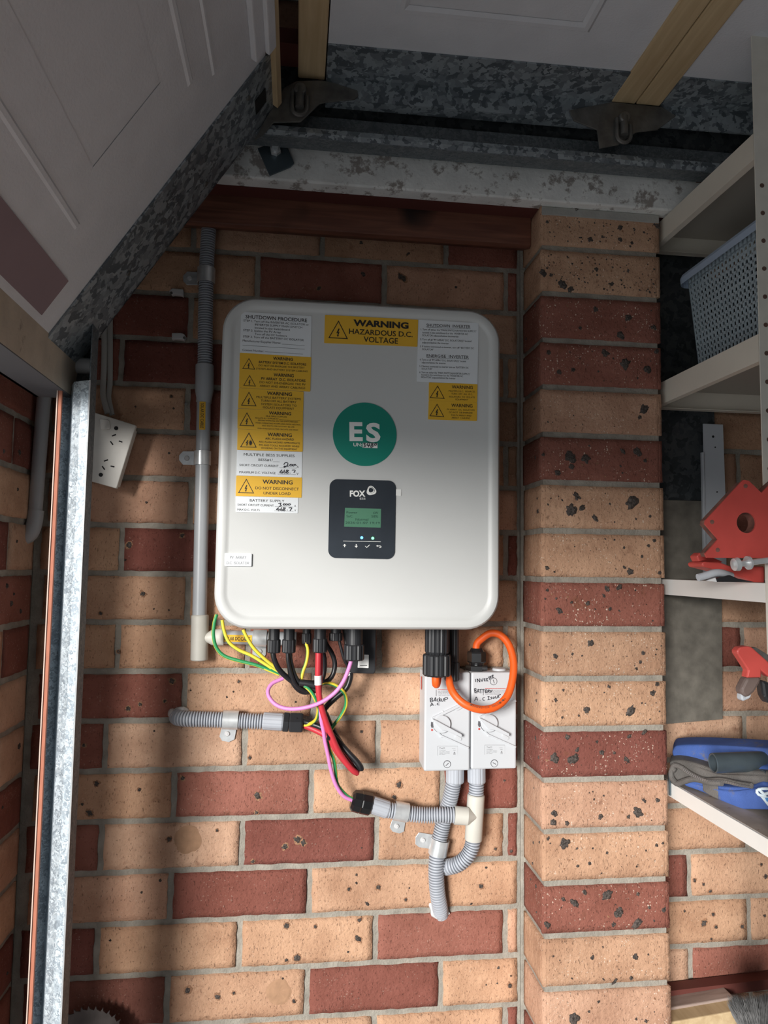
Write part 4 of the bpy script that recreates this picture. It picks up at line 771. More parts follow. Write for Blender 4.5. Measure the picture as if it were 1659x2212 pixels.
h2 = [[(935, 235), (942, 275)], [(968, 278), (960, 232), (998, 275), (992, 225)], [(1010, 232), (1028, 268), (1042, 222)], [(1055, 235), (1062, 262)], [(1052, 232), (1075, 226)], [(1055, 248), (1074, 244)], [(1060, 264), (1080, 260)], [(1088, 228), (1095, 268)], [(1086, 228), (1108, 225), (1092, 246), (1112, 265)], [(1112, 212), (1138, 200)], [(1124, 205), (1132, 245)], [(1140, 198), (1148, 232)], [(1140, 198), (1160, 192)], [(1144, 214), (1158, 210)], [(1168, 182), (1176, 220)], [(1168, 182), (1186, 180), (1172, 198), (1188, 212)],
      [(922, 372), (930, 425)], [(920, 370), (945, 368), (940, 392), (926, 396), (950, 402), (940, 424), (928, 426)], [(955, 432), (975, 375), (988, 425)], [(958, 410), (984, 406)], [(990, 380), (1030, 376)], [(1008, 380), (1012, 430)], [(1030, 385), (1062, 378)], [(1046, 385), (1042, 425)], [(1070, 384), (1074, 422), (1098, 418)], [(1070, 384), (1095, 380)], [(1072, 402), (1092, 400)], [(1105, 420), (1112, 385), (1135, 390), (1112, 404), (1135, 418)], [(1140, 390), (1152, 408), (1172, 385)], [(1152, 408), (1150, 425)],
      [(925, 535), (948, 482), (968, 530)], [(932, 515), (962, 510)], [(1000, 528), (1003, 530)], [(1065, 490), (1042, 495), (1040, 522), (1062, 530)], [(1105, 478), (1130, 476)], [(1118, 478), (1120, 520)], [(1104, 522), (1134, 518)], [(1165, 482), (1146, 488), (1162, 502), (1144, 516)], [(1188, 480), (1176, 498), (1192, 504), (1200, 490), (1188, 480)], [(1212, 470), (1218, 500), (1232, 496)], [(1236, 500), (1248, 460), (1262, 496)], [(1255, 458), (1285, 450)]]
isolator(.5548, .6372, .0915, .2626, 0, 'left of the two grey rotary isolators, hand-lettered for backup', True, h1, .0006)
isolator(.6395, .7218, .0930, .2626, 650, 'right isolator beside the pier, hand-lettered, orange cable looping over it', False, h2, .0006)

# gland on the right isolator, its blanking cap
t = thing('top_gland', 'black hexagonal cable gland on top of the right isolator', 'cable gland', (.66, -.03, .264))
c = at(*PL(1093, 430), y=-.035); bm = B(); zt = .2626
hexnut(bm, (c.x, c.y, zt), (c.x, c.y, zt + .010), .020); cyl(bm, (c.x, c.y, zt + .009), (c.x, c.y, zt + .016), .014, n=20); hexnut(bm, (c.x, c.y, zt + .014), (c.x, c.y, zt + .034), .0170); cyl(bm, (c.x, c.y, zt + .033), (c.x, c.y, zt + .040), .014, .010, n=24); obj('gland_nut', bm, 'blkg', t)
GT = Vector((c.x, c.y, zt + .034))
c = at(*PL(1255, 495), y=-.035); bm = B(); cyl(bm, (c.x, c.y, zt - .002), (c.x, c.y, zt + .004), .0125, n=28, bev=.0015); tag(obj('blanking_cap', bm, 'iso'), 'round pale plug on top of the right isolator', 'cap')

# ------------------------------------------------------------------ cables
def path(P, pts): return [at(*P(q[0], q[1]), y=q[2]) for q in pts]
def cable(name, label, pts, r, mats, cat='cable', stripe=None, twist=.004, group=None, n=12, sp=.004):
    bm = B(); tube(bm, smooth_path(pts, sp), r, n, 0, True, stripe, twist); o = obj(name, bm, mats, None, True); return tag(o, label, cat, group)
oc = cable('orange_power_cable', 'thick orange cable looping from the black connector to the right isolator gland',
      path(PL, [(905, 520, -.085), (900, 585, -.092), (935, 665, -.105), (1010, 735, -.115), (1120, 772, -.118), (1225, 755, -.115), (1310, 680, -.108), (1350, 560, -.098), (1358, 430, -.085), (1325, 310, -.070), (1265, 240, -.058), (1195, 225, -.048), (1130, 265, -.040)]) + [GT + Vector((.000, 0, .012)), GT + Vector((0, 0, -.01))], .0066, 'orange', n=20)
bm = B()
def arctext(s, pts, h):
    p = resample(smooth_path(path(PL, pts), .002), .0001); n = len(p); k = len(s)
    for i, chh in enumerate(s):
        if chh == ' ': continue
        a, b = p[int(n * i / k)], p[min(n - 1, int(n * (i + .75) / k))]; text_into(bm, chh, a, b, h)
arctext('160092-CN 20251014', [(1045, 735, -.1262), (1120, 757, -.1266), (1225, 742, -.126), (1300, 690, -.121)], .0032)
obj('cable_print', bm, 'rusty', oc, 'raw')
cable('backup_power_cable', 'short stub of orange cable bending back under the big black connector', path(PL, [(800, 500, -.115), (801, 575, -.115), (805, 592, -.108), (812, 560, -.098), (818, 500, -.085), (822, 470, -.05), (822, 500, -.035)]), .0068, 'orange', n=20)
cable('red_dc_cable', 'red cable dropping from the middle gland and doubling back to the lower conduit',
      path(PK, [(1122, 340, -.10), (1120, 420, -.10), (1118, 560, -.098), (1130, 700, -.095), (1165, 830, -.09), (1215, 960, -.085), (1270, 1080, -.08), (1350, 1190, -.075), (1395, 1225, -.07), (1385, 1200, -.062), (1330, 1140, -.06), (1260, 1050, -.055), (1180, 965, -.045), (1090, 915, -.035), (1000, 880, -.03), (960, 865, -.03)]), .0052, 'red')
cable('red_dc_core', 'second red cable running beside the first from the same gland', path(PK, [(1135, 345, -.094), (1134, 560, -.09), (1128, 700, -.086), (1150, 800, -.083), (1180, 900, -.08), (1200, 960, -.078), (1235, 1050, -.072), (1310, 1150, -.066), (1360, 1200, -.064)]), .0042, 'red')
bm = B(); tube(bm, smooth_path(path(PK, [(1118, 528, -.0985), (1119, 595, -.0985)])), .0062, 14); tag(obj('cable_marker', bm, 'wh', None, True), 'white printed sleeve around the red cable', 'cable marker')
cable('black_dc_cable', 'thick black cable making a long loop beside the red one', path(PK, [(960, 845, -.035), (1040, 865, -.035), (1150, 905, -.045), (1240, 975, -.058), (1330, 1075, -.066), (1400, 1150, -.07), (1428, 1195, -.07), (1395, 1180, -.062), (1330, 1090, -.054), (1265, 990, -.05), (1215, 900, -.05), (1180, 820, -.058), (1165, 770, -.06), (1240, 690, -.06), (1320, 620, -.06), (1350, 540, -.06), (1348, 505, -.06)]), .0050, 'cblk')
bm = B(); tube(bm, smooth_path(path(PK, [(1345, 490, -.06), (1350, 530, -.06)])), .0048, 12); tag(obj('white_cable_end', bm, 'wh', None, True), 'short white ferrule on the black cable below the module', 'ferrule')
G = 'black cables from the small glands'
cable('black_signal_cable', 'black cable from the leftmost gland curving right under the inverter', path(PK, [(795, 350, -.095), (800, 400, -.095), (835, 480, -.09), (900, 545, -.082), (980, 600, -.075), (1060, 625, -.07), (1110, 610, -.07)]), .0046, 'cblk', group=None)
cable('black_signal_cable', 'black cable from the second gland dropping into the dark bundle', path(PK, [(900, 350, -.095), (905, 430, -.095), (930, 530, -.09), (970, 605, -.082), (1040, 645, -.076), (1100, 640, -.072)]), .0036, 'cblk')
cable('black_signal_cable', 'thin black cable beside the one from the second gland, whitish scuffs', path(PK, [(918, 350, -.092), (925, 430, -.09), (955, 530, -.085), (1000, 590, -.08), (1060, 600, -.075), (1130, 590, -.07)]), .0034, 'cblk')
cable('black_signal_cable', 'lowest strand of the black bundle beneath the small glands', path(PK, [(905, 360, -.088), (908, 460, -.085), (925, 560, -.08), (960, 620, -.075), (1010, 652, -.07), (1080, 650, -.068)]), .0030, 'cblk')
cable('black_signal_cable', 'black cable looping up behind the red one to the inverter', path(PK, [(1010, 575, -.07), (1100, 580, -.07), (1180, 570, -.068), (1225, 520, -.066), (1238, 440, -.065), (1215, 365, -.066), (1180, 310, -.07), (1150, 250, -.075)]), .0042, 'cblk')
cable('black_signal_cable', 'black cable hugging the right of the red one up to its gland', path(PK, [(1020, 610, -.066), (1110, 600, -.064), (1150, 550, -.063), (1165, 470, -.064), (1160, 390, -.068), (1140, 330, -.072)]), .0042, 'cblk')
cable('module_lead', 'thin black lead passing between the large gland and the black module', path(PK, [(1265, 260, -.075), (1285, 340, -.075), (1305, 410, -.074), (1335, 470, -.068), (1350, 500, -.062)]), .0028, 'cblk')
cable('black_cable_sleeve', 'short flat black sleeve holding the dark bundle under the glands', path(PK, [(985, 580, -.0815), (1050, 588, -.0825), (1100, 600, -.083)]), .0062, 'cblk')
cable('black_cable_sleeve', 'small black tape wrap round the lowest strands of the bundle', path(PK, [(1040, 620, -.078), (1100, 632, -.078)]), .0060, 'cblk')
cable('pink_cable', 'pink cable looping left from the large gland then dropping to the lower conduit', path(PK, [(1358, 400, -.11), (1345, 460, -.11), (1300, 570, -.108), (1240, 650, -.106), (1150, 715, -.104), (1040, 755, -.10), (920, 768, -.092), (830, 745, -.085), (775, 695, -.078), (758, 640, -.072), (790, 585, -.066), (870, 548, -.062)]), .0034, 'pink')
cable('pink_cable', 'pink cable hanging below the red one down to the bottom gland', path(PK, [(1135, 760, -.086), (1140, 840, -.082), (1158, 930, -.076), (1168, 1000, -.07), (1190, 1100, -.062), (1210, 1200, -.055), (1245, 1310, -.048), (1300, 1390, -.042), (1370, 1425, -.038)]), .0034, 'pink')
EG = dict(stripe=1, cat='earth cable')
cable('earth_cable', 'green and yellow earth cable sweeping out from the bottom left corner of the inverter', path(PK, [(392, 90, -.06), (375, 150, -.06), (368, 240, -.06), (390, 330, -.06), (450, 390, -.062), (560, 425, -.065), (680, 455, -.068), (780, 495, -.07), (840, 520, -.07)]), .0031, ['eg', 'ey'], twist=.0025, **EG)
cable('earth_cable', 'yellow and green earth cable, second from the left, crossing the cable label', path(PK, [(430, 130, -.07), (445, 210, -.07), (480, 290, -.07), (550, 345, -.07), (640, 385, -.071), (730, 440, -.072), (800, 485, -.073), (850, 510, -.073)]), .0031, ['ey', 'eg'], twist=.003, **EG)
cable('earth_cable', 'yellow and green earth cable nearest the leftmost gland', path(PK, [(580, 200, -.08), (610, 260, -.08), (655, 330, -.08), (720, 395, -.079), (780, 445, -.077), (840, 490, -.075), (870, 520, -.073)]), .0031, ['ey', 'eg'], twist=.003, **EG)
cable('earth_cable', 'yellow earth cable hanging between the second and the middle gland', path(PK, [(1030, 290, -.075), (1045, 350, -.075), (1035, 430, -.075), (1010, 500, -.075), (998, 560, -.075)]), .0030, ['ey', 'eg'], twist=.003, **EG)
cable('earth_cable', 'earth cable curling out of the bundle into the left lower gland', path(PK, [(1020, 600, -.084), (1065, 640, -.086), (1100, 700, -.086), (1120, 770, -.08), (1105, 840, -.06), (1060, 875, -.04), (1000, 885, -.032), (960, 880, -.03)]), .0031, ['ey', 'eg'], twist=.004, **EG)
cable('earth_cable', 'earth cable bowing right of the pink one and down to the bottom gland', path(PK, [(1110, 600, -.07), (1180, 582, -.07), (1255, 605, -.069), (1310, 660, -.066), (1318, 740, -.062), (1280, 820, -.058), (1235, 880, -.058), (1195, 960, -.06), (1195, 1040, -.056), (1232, 1130, -.05), (1245, 1220, -.045), (1258, 1310, -.042), (1320, 1385, -.038), (1380, 1420, -.038)]), .0031, ['eg', 'ey'], twist=.0035, **EG)
bm = B(); tube(bm, smooth_path(path(PK, [(1182, 965, -.082), (1222, 958, -.082)])), .0072, 12); tag(obj('cable_tie', bm, 'blkg', None, True), 'black cable tie binding the red and black cables', 'cable tie')

# ------------------------------------------------------------------ conduits
def saddle(label, strap, ear, screwp, y=-.03, up=False, group=None, w=.004):
    """strap: two px ends across the conduit; ear polygon lies on the wall"""
    t = thing('conduit_saddle', label, 'conduit clip', at(*screwp, y=-.001), group)
    return t
def half_band(P, a, b, width, r, yc, parent, name='strap', m='zinc', full=PI):
    """band bent over a conduit whose axis passes a..b; band centre at the middle"""
    A_, B_ = at(*P(*a), y=yc), at(*P(*b), y=yc); d = (B_ - A_).normalized(); c = (A_ + B_) / 2; hw = (B_ - A_).length / 2; s = d.cross(Vector((0, -1, 0))).normalized()
    bm = B(); n = 18; cols = []
    for k in range(n + 1):
        an = -full / 2 + full * k / n; v = s * math.sin(an) + Vector((0, -1, 0)) * math.cos(an); cols.append((c + v * (r + .0008), c + v * (r + .0022)))
    for ci_, ((i0, o0), (i1, o1)) in enumerate(zip(cols, cols[1:])):
        q = [i0 - d * hw, i1 - d * hw, o1 - d * hw, o0 - d * hw, i0 + d * hw, i1 + d * hw, o1 + d * hw, o0 + d * hw]; v = [bm.verts.new(x) for x in q]
        for f in ((0, 1, 2, 3), (4, 7, 6, 5), (3, 2, 6, 7), (0, 4, 5, 1)) + (((0, 3, 7, 4),) if ci_ == 0 else ()) + (((2, 1, 5, 6),) if ci_ == n - 1 else ()): bm.faces.new([v[z] for z in f])
    bmesh.ops.remove_doubles(bm, verts=bm.verts, dist=1e-6)
    return obj(name, bm, m, parent, True)
def ear(P, poly, scr, parent, y=-.002, r=.0048, m='zinc'):
    bm = B(); pprism(bm, P, poly, y, -.0014, 0, .0004); e = obj('fixing_tab', bm, m, parent)
    bm = B(); c = at(*P(*scr), y=y - .0014); cyl(bm, c, c + Vector((0, -.0028, 0)), r, r * .75, n=20); cyl(bm, c + Vector((0, -.0028, 0)), c + Vector((0, -.0034, 0)), r * .3, n=6); obj('screw', bm, 'clip', parent, True)

# vertical solar conduit on the left
sv = thing('solar_conduit', 'upright grey solar conduit left of the inverter, ribbed above, smooth below', 'conduit', at(430, 1400, y=-.025))
YC = -.02; rr = .0125
bm = B(); corr(bm, [at(454, 458, y=YC), at(447, 560, y=YC), at(444, 680, y=YC), at(443, 790, y=YC)], .0135, .0046, .0012); obj('corrugated_conduit', bm, 'cond', sv, True)
xa = at(441.5, 850, y=YC)
bm = B(); a, b = at(442.5, 788, y=YC), at(441.5, 845, y=YC); c_, e_ = at(441, 860, y=YC), at(440, 870, y=YC); tube(bm, [a, a.lerp(b, .03), b, c_, e_], lambda i, N: [.0150, .0165, .0165, .0140, .0135][i], 28); obj('coupling', bm, 'rigid', sv, True)
bm = B(); tube(bm, [at(440.5, 862, y=YC), at(431, 1332, y=YC)], rr, 28); obj('rigid_pipe', bm, 'rigid', sv, True)
bm = B(); a, b = at(432, 1328, y=YC), at(430.5, 1426, y=YC); tube(bm, [a, a.lerp(b, .02), a.lerp(b, .98), b], lambda i, N: [.0135, .0153, .0153, .014][i], 28)
a, b = at(433, 1378, y=YC - .006), at(482, 1376, y=YC - .001); tube(bm, [a, a.lerp(b, .5), b], lambda i, N: [.002, .0135, .0150][i], 28); obj('tee_fitting', bm, 'pvc', sv, True)
bm = B(); tube(bm, [at(476, 1376, y=YC), at(580, 1379, y=YC), at(640, 1380, y=YC)], .0122, 24); obj('horizontal_pipe', bm, 'rigid', sv, True)
def wraplabel(a, b, r, half, m, name, words, h):
    A_, B_ = a, b; d = (B_ - A_).normalized(); s = d.cross(Vector((0, -1, 0))).normalized(); bm = B(); n = 8; prev = None
    for k in range(n + 1):
        an = -half + 2 * half * k / n; v = s * math.sin(an) + Vector((0, -1, 0)) * math.cos(an); cur = (bm.verts.new(A_ + v * r), bm.verts.new(B_ + v * r))
        if prev: bm.faces.new((prev[0], prev[1], cur[1], cur[0]))
        prev = cur
    o = obj(name, bm, m, sv, True); bm = B(); text_into(bm, words, A_ + Vector((0, -r - .0004, 0)) + d * .003, B_ + Vector((0, -r - .0004, 0)) - d * .003, h, .01); obj('printed_text', bm, 'ink', o, 'raw'); return o
wraplabel(at(439.5, 871, y=YC), at(438.5, 931, y=YC), .0132, .42, 'yellow', 'cable_label', 'SOLAR DC CABLE', .0055)['label'] = 'yellow cable label reading downwards'
wraplabel(at(482, 1377, y=YC), at(545, 1378.5, y=YC), .0128, .5, 'yellow', 'cable_label', 'SOLAR DC CABLE', .0065)['label'] = 'yellow cable label on the horizontal pipe'
SG = None
t = thing('conduit_saddle', 'shiny metal clip around the ribbed conduit near the cedar beam', 'conduit clip', at(445, 598, y=-.005)); half_band(PX, (446, 580), (445, 612), 0, .0140, YC, t, 'strap', 'zinc', PI * 1.1); ear(PX, [(428, 588), (405, 587), (396, 596), (396, 608), (404, 616), (428, 616)], (410, 601), t)
t = thing('conduit_saddle', 'shiny metal clip around the smooth grey pipe beside the socket', 'conduit clip', at(438, 990, y=-.005)); half_band(PX, (437.5, 975), (437, 1005), 0, .0130, YC, t, 'strap', 'zinc', PI * 1.1); ear(PX, [(427, 975), (395, 975), (387, 984), (387, 994), (395, 1004), (427, 1005)], (404, 990), t)
t = thing('conduit_saddle', 'metal clip with white screw half hidden under the inverter', 'conduit clip', at(560, 1400, y=-.005)); half_band(PX, (547, 1378), (576, 1379), 0, .0130, YC, t, 'strap', 'zinc', PI * 1.1); ear(PK, [(650, 290), (745, 290), (745, 375), (730, 405), (665, 405), (648, 380)], (700, 355), t)
# short ribbed conduit coming out of the wall, left
lc = thing('battery_conduit', 'short grey ribbed conduit leaving the wall, ending in a black gland', 'conduit', at(500, 1560, y=-.01))
bm = B(); corr(bm, [at(385, 1545, y=.02), at(382, 1548, y=.0), at(388, 1551, y=-.012), at(410, 1553, y=-.019), at(450, 1554, y=-.02), at(500, 1556, y=-.021), at(574, 1559, y=-.023)], .0138, .0046, .0013); obj('corrugated_conduit', bm, 'cond', lc, True)
bm = B(); a, b = at(*PK(725, 853), y=-.023), at(*PK(872, 862), y=-.025); fluted(bm, a, b, .0152, 10, .03); obj('conduit_adaptor', bm, 'cond', lc)
bm = B(); a, b = at(*PK(868, 862), y=-.025), at(*PK(910, 865), y=-.025); hexnut(bm, a, b, .0185); a, b = at(*PK(912, 866), y=-.025), at(*PK(1010, 868), y=-.026); cyl(bm, at(*PK(905, 865), y=-.025), a, .014, n=20); hexnut(bm, a, b, .0185); obj('black_gland', bm, 'blk', lc)
bm = B(); tube(bm, smooth_path([at(372, 1536, y=.004), at(374, 1546, y=-.006), at(384, 1560, y=-.004)]), lambda i, N: .0065 + .002 * math.sin(i), 10); tube(bm, smooth_path([at(380, 1534, y=.003), at(396, 1532, y=-.003), at(404, 1536, y=.002)]), .005, 10); obj('sealant', bm, 'silicone', lc, True)
t = thing('conduit_saddle', 'metal clip with pale screw on the short conduit left of the black gland', 'conduit clip', at(495, 1575, y=-.005)); half_band(PK, (437, 845), (548, 848), 0, .0143, -.021, t, 'strap', 'zinc', PI * 1.15); ear(PK, [(430, 895), (535, 905), (520, 985), (480, 1005), (430, 995), (412, 965)], (468, 945), t)
# lower conduit with black gland, joining the tee
lw = thing('inverter_conduit', 'ribbed grey conduit with black gland joining a cream tee below the right isolator', 'conduit', at(1000, 1760, y=-.01))
bm = B(); corr(bm, [at(*PM(455, 497), y=-.030), at(*PM(530, 508), y=-.030), at(*PM(620, 524), y=-.031), at(*PM(720, 533), y=-.034), at(*PM(850, 533), y=-.040), at(*PM(960, 533), y=-.042)], .0138, .0046, .0014); obj('corrugated_conduit', bm, 'cond', lw, True)
bm = B(); fluted(bm, at(*PM(335, 455), y=-.030), at(*PM(462, 497), y=-.030), .0152, 10, .03); obj('conduit_adaptor', bm, 'cond', lw)
bm = B(); a, b = at(*PM(195, 425), y=-.03), at(*PM(340, 458), y=-.03); tube(bm, [a, a.lerp(b, .12), a.lerp(b, .45), a.lerp(b, .5), a.lerp(b, .55), a.lerp(b, .95), b], lambda i, N: [.013, .0185, .0195, .0185, .0195, .0192, .017][i], 10); obj('black_gland', bm, 'blkg', lw)
xi = at(*PM(1092, 300), y=-.034)
bm = B(); fluted(bm, (xi.x, -.034, .0928), at(*PM(1094, 300), y=-.034), .0165, 12, .04); obj('isolator_adaptor', bm, 'cond', lw)
bm = B(); corr(bm, [at(*PM(1094, 290), y=-.034), at(*PM(1090, 390), y=-.034)], .0138, .0046, .0014); obj('corrugated_conduit', bm, 'cond', lw, True); bm = B(); corr(bm, [at(*PM(1068, 700), y=-.034), at(*PM(1060, 760), y=-.034), at(*PM(1025, 830), y=-.033), at(*PM(960, 885), y=-.028), at(*PM(885, 905), y=-.015), at(*PM(850, 905), y=.01)], .0138, .0046, .0014); obj('corrugated_conduit', bm, 'cond', lw, True)
bm = B(); a, b = at(*PM(1090, 385), y=-.034), at(*PM(1070, 712), y=-.034); tube(bm, [a, a.lerp(b, .02), a.lerp(b, .98), b], lambda i, N: [.0140, .0156, .0156, .015][i], 28)
a, b = at(*PM(1098, 548), y=-.047), at(*PM(935, 533), y=-.042); tube(bm, [a, a.lerp(b, .42), b], lambda i, N: [.0015, .0152, .0158][i], 28); obj('tee_fitting', bm, 'pvc', lw, True)
t = thing('conduit_saddle', 'metal clip with white screw on the conduit right of the lowest black gland', 'conduit clip', at(860, 1770, y=-.005)); half_band(PM, (503, 500), (600, 518), 0, .0143, -.0305, t, 'strap', 'zinc', PI * 1.15); ear(PM, [(490, 560), (583, 575), (572, 650), (540, 664), (490, 650), (470, 620)], (520, 612), t)
# second conduit, from the left isolator down into the wall
bc = thing('backup_conduit', 'grey ribbed conduit from the left isolator curving down into the brickwork', 'conduit', at(950, 1980, y=-.01))
xi = at(*PM(938, 300), y=-.030)
bm = B(); fluted(bm, (xi.x, -.030, .0913), at(*PM(938, 300), y=-.030), .0165, 12, .04); obj('isolator_adaptor', bm, 'cond', bc)
bm = B(); corr(bm, [at(*PM(930, 290), y=-.030), at(*PM(905, 410), y=-.026), at(*PM(870, 530), y=-.0185), at(*PM(838, 660), y=-.0165), at(*PM(812, 800), y=-.020), at(*PM(803, 930), y=-.022), at(*PM(812, 1080), y=-.020), at(*PM(830, 1190), y=-.012), at(*PM(838, 1235), y=.008)], .0142, .0046, .0014); obj('corrugated_conduit', bm, 'cond', bc, True)
bm = B(); tube(bm, smooth_path([at(*PM(765, 1160), y=.002), at(*PM(785, 1245), y=-.002), at(*PM(835, 1270), y=-.003), at(*PM(890, 1225), y=.001)]), lambda i, N: .004 + .0012 * math.sin(i * 1.7), 10); obj('sealant', bm, 'silicone', bc, True)
t = thing('conduit_saddle', 'metal clip with white screw on the conduit dropping from the left isolator', 'conduit clip', at(940, 1820, y=-.005)); half_band(PM, (834, 705), (812, 815), 0, .0147, -.0185, t, 'strap', 'zinc', PI * 1.15); ear(PM, [(778, 672), (680, 656), (655, 690), (653, 740), (680, 762), (765, 775)], (708, 712), t)

# ------------------------------------------------------------------ power point, clips, flat cables, grey pipe
go = thing('power_point', 'grubby white double power socket hanging askew beside the galvanised track', 'power socket', at(240, 1040, y=-.02))
YG = -.048
cg = [at(*PS(*q), y=YG) for q in ((585, 1058), (928, 1165), (795, 1597), (452, 1500))]
bm = B(); rquad(bm, cg, .002, .010, 0, 4, .0012); obj('face_plate', bm, 'gpo', go)
bm = B(); ci = [quadpt(cg, u, v) + Vector((0, .010, 0)) for u, v in ((.06, .04), (.94, .04), (.94, .96), (.06, .96))]; rquad(bm, ci, .002, .030, 0, 3); obj('mounting_block', bm, 'gpo', go)
for cx, cy in ((714, 1160), (560, 1500)):
    bm = B(); rquad(bm, [at(*PS(cx + a, cy + b), y=YG - .003) for a, b in ((-38, -40), (30, -32), (38, 32), (-28, 36))], .003, .003, 0, 5, .0008); obj('rocker_switch', bm, 'gpo', go)
for cx, cy in ((793, 1185), (688, 1503)):
    bm = B(); c = at(*PS(cx, cy), y=YG); cyl(bm, c + Vector((0, .001, 0)), c + Vector((0, -.0005, 0)), .0035, n=18); obj('screw_hole', bm, 'hole', go)
for cx, cy, dx, dy in ((778, 1233, 14, -5), (762, 1286, 9, 12), (823, 1276, 12, 4), (723, 1405, 14, -5), (706, 1456, 9, 12), (768, 1446, 13, 3)):
    bm = B(); A_, B_ = at(*PS(cx - dx, cy - dy), y=YG - .0004), at(*PS(cx + dx, cy + dy), y=YG - .0004); d = (B_ - A_).normalized(); n_ = Vector((-d.z, 0, d.x)) * .0011; prism(bm, [A_ - n_, B_ - n_, B_ + n_, A_ + n_], Vector((0, .0006, 0))); obj('pin_slot', bm, 'hole', go)
def clip(label, pts, hole):
    t = thing('cable_clip', label, 'cable clip', at(*PS(*hole), y=-.002)); bm = B(); pprism(bm, PS, pts, -.002, -.010, 0, .0015); obj('clip_body', bm, 'clip', t)
    bm = B(); c = at(*PS(*hole), y=-.0122); cyl(bm, c, c + Vector((0, -.0012, 0)), .0024, n=12); obj('nail_head', bm, 'steel', t)
clip('small pale cable clip with its nail at the left, below the upper metal clip', [(1158, 262), (1180, 242), (1258, 250), (1258, 298), (1240, 290), (1195, 284), (1180, 290)], (1170, 262))
clip('small pale cable clip with its nail at the right, higher up than the socket', [(1178, 545), (1240, 545), (1262, 552), (1275, 572), (1264, 598), (1248, 590), (1200, 586), (1178, 590)], (1258, 568))
def flat(name, label, pts, w, m, parent=None):
    p = smooth_path(pts, .01); bm = B(); prev = None
    for i, q in enumerate(p):
        d = (p[min(i + 1, len(p) - 1)] - p[max(i - 1, 0)]).normalized(); s = d.cross(Vector((0, -1, 0))).normalized() * w
        ring = [bm.verts.new(q + s * math.cos(a) + Vector((0, -1, 0)) * .0028 * math.sin(a)) for a in [2 * PI * k / 12 for k in range(12)]]
        if prev:
            for k in range(12): bm.faces.new((prev[k], prev[(k + 1) % 12], ring[(k + 1) % 12], ring[k]))
        prev = ring
    return tag(obj(name, bm, m, None, True), label, 'cable')
flat('flat_twin_cable', 'left of the two flat grey cables rising from the socket behind the door', [at(*PS(735, 1085), y=-.025), at(*PS(705, 970), y=-.016), at(*PS(705, 880), y=-.008), at(*PS(712, 700), y=-.005), at(*PS(712, 400), y=-.005), at(*PS(712, 100), y=-.005)], .0052, 'tps')
flat('flat_twin_cable', 'right of the two flat grey cables rising from the socket behind the door', [at(*PS(765, 1095), y=-.022), at(*PS(740, 970), y=-.012), at(*PS(750, 890), y=-.005), at(*PS(752, 700), y=-.005), at(*PS(752, 400), y=-.005), at(*PS(752, 100), y=-.005)], .0048, 'tps')
dp_ = thing('corner_pipe', 'grey pipe with an elbow in the corner behind the salmon strip', 'pipe', at(75, 1100, y=-.03))
bm = B(); tube(bm, [at(104, 700, y=-.045), at(95, 860, y=-.042), at(76, 1105, y=-.036)], .0115, 20); obj('pipe', bm, 'rigid', dp_, True)
bm = B(); tube(bm, smooth_path([at(78, 1102, y=-.036), at(74, 1130, y=-.036), at(66, 1152, y=-.036), at(54, 1160, y=-.034), at(44, 1158, y=-.026)], .004), lambda i, N: .0130, 20); obj('elbow', bm, 'rigid', dp_, True)
bm = B(); cyl(bm, at(*PS(1270, 1020), y=.002), at(*PS(1270, 1020), y=-.004), .0028, n=12); tag(obj('wall_plug', bm, 'steel', None, True), 'tiny metal anchor in the mortar left of the smooth grey pipe', 'wall plug')

# ------------------------------------------------------------------ shelving
sh = thing('shelf_unit', 'cream painted steel shelving unit at the right, behind the pier', 'shelving', (1.2, -.2, -1.2))
X0, XE, YB_, YF_ = .990, 1.75, -.045, -.372
for i, (zt, zb, m, nm) in enumerate(((1.104, 1.064, 'shelf', 0), (.797, .756, 'shelf', 0), (.4325, .405, 'shelfw', 0), (.0745, .050, 'shelfw', 0))):
    bm = B(); box(bm, (X0 + .0016, YB_, zt - .003), (XE, YF_, zt)); 
    box(bm, (X0, YB_, zb), (X0 + .0015, YF_, zt)); box(bm, (X0 + .0016, YB_ - .0015, zb), (XE, YB_, zt - .0032)); box(bm, (X0 + .0016, YF_, zb), (XE, YF_ + .0015, zt - .0032))
    box(bm, (X0 + .0017, YB_ - .002, zb + .0002), (X0 + .012, YF_ + .002, zb + .0017)); box(bm, (X0 + .0125, YB_ - .014, zb + .0002), (XE, YB_ - .0017, zb + .0017)); s = obj('shelf_board', bm, m, sh)
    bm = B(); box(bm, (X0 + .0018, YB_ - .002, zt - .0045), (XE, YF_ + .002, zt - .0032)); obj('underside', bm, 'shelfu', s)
    if i > 1: bm = B(); box(bm, (X0 + .004, YB_, zt + .0001), (XE, YF_ + .004, zt + .0006)); obj('dusty_top', bm, 'dust', s)
pbm = B(); box(pbm, (X0, YF_ - .003, -1.2), (X0 + .040, YF_ - .001, 1.30)); box(pbm, (X0, YF_ - .003, -1.2), (X0 + .002, YF_ + .03, 1.30)) if False else None
up = obj('upright', pbm, 'post', sh)
bm = B()
for k in range(46):
    z = -.9 + k * .0425 + .01; cyl(bm, (X0 + .010, YF_ - .0032, z), (X0 + .010, YF_ - .0036, z), .0034, n=12)
obj('slot_holes', bm, 'rusty', up)
bm = B(); box(bm, (X0, YB_ + .0, -1.2), (X0 + .03, YB_ + .002, 1.3)); box(bm, (XE - .03, YF_ - .003, -1.2), (XE, YF_, 1.3)); 
bm.free()
for nm, xa_, ya_ in (('upright', XE - .04, YF_ - .003), ('upright', XE - .04, YB_ + .001)):
    bm = B(); box(bm, (xa_, ya_, -1.2), (xa_ + .04, ya_ + .002, 1.3)); obj(nm, bm, 'post', sh)
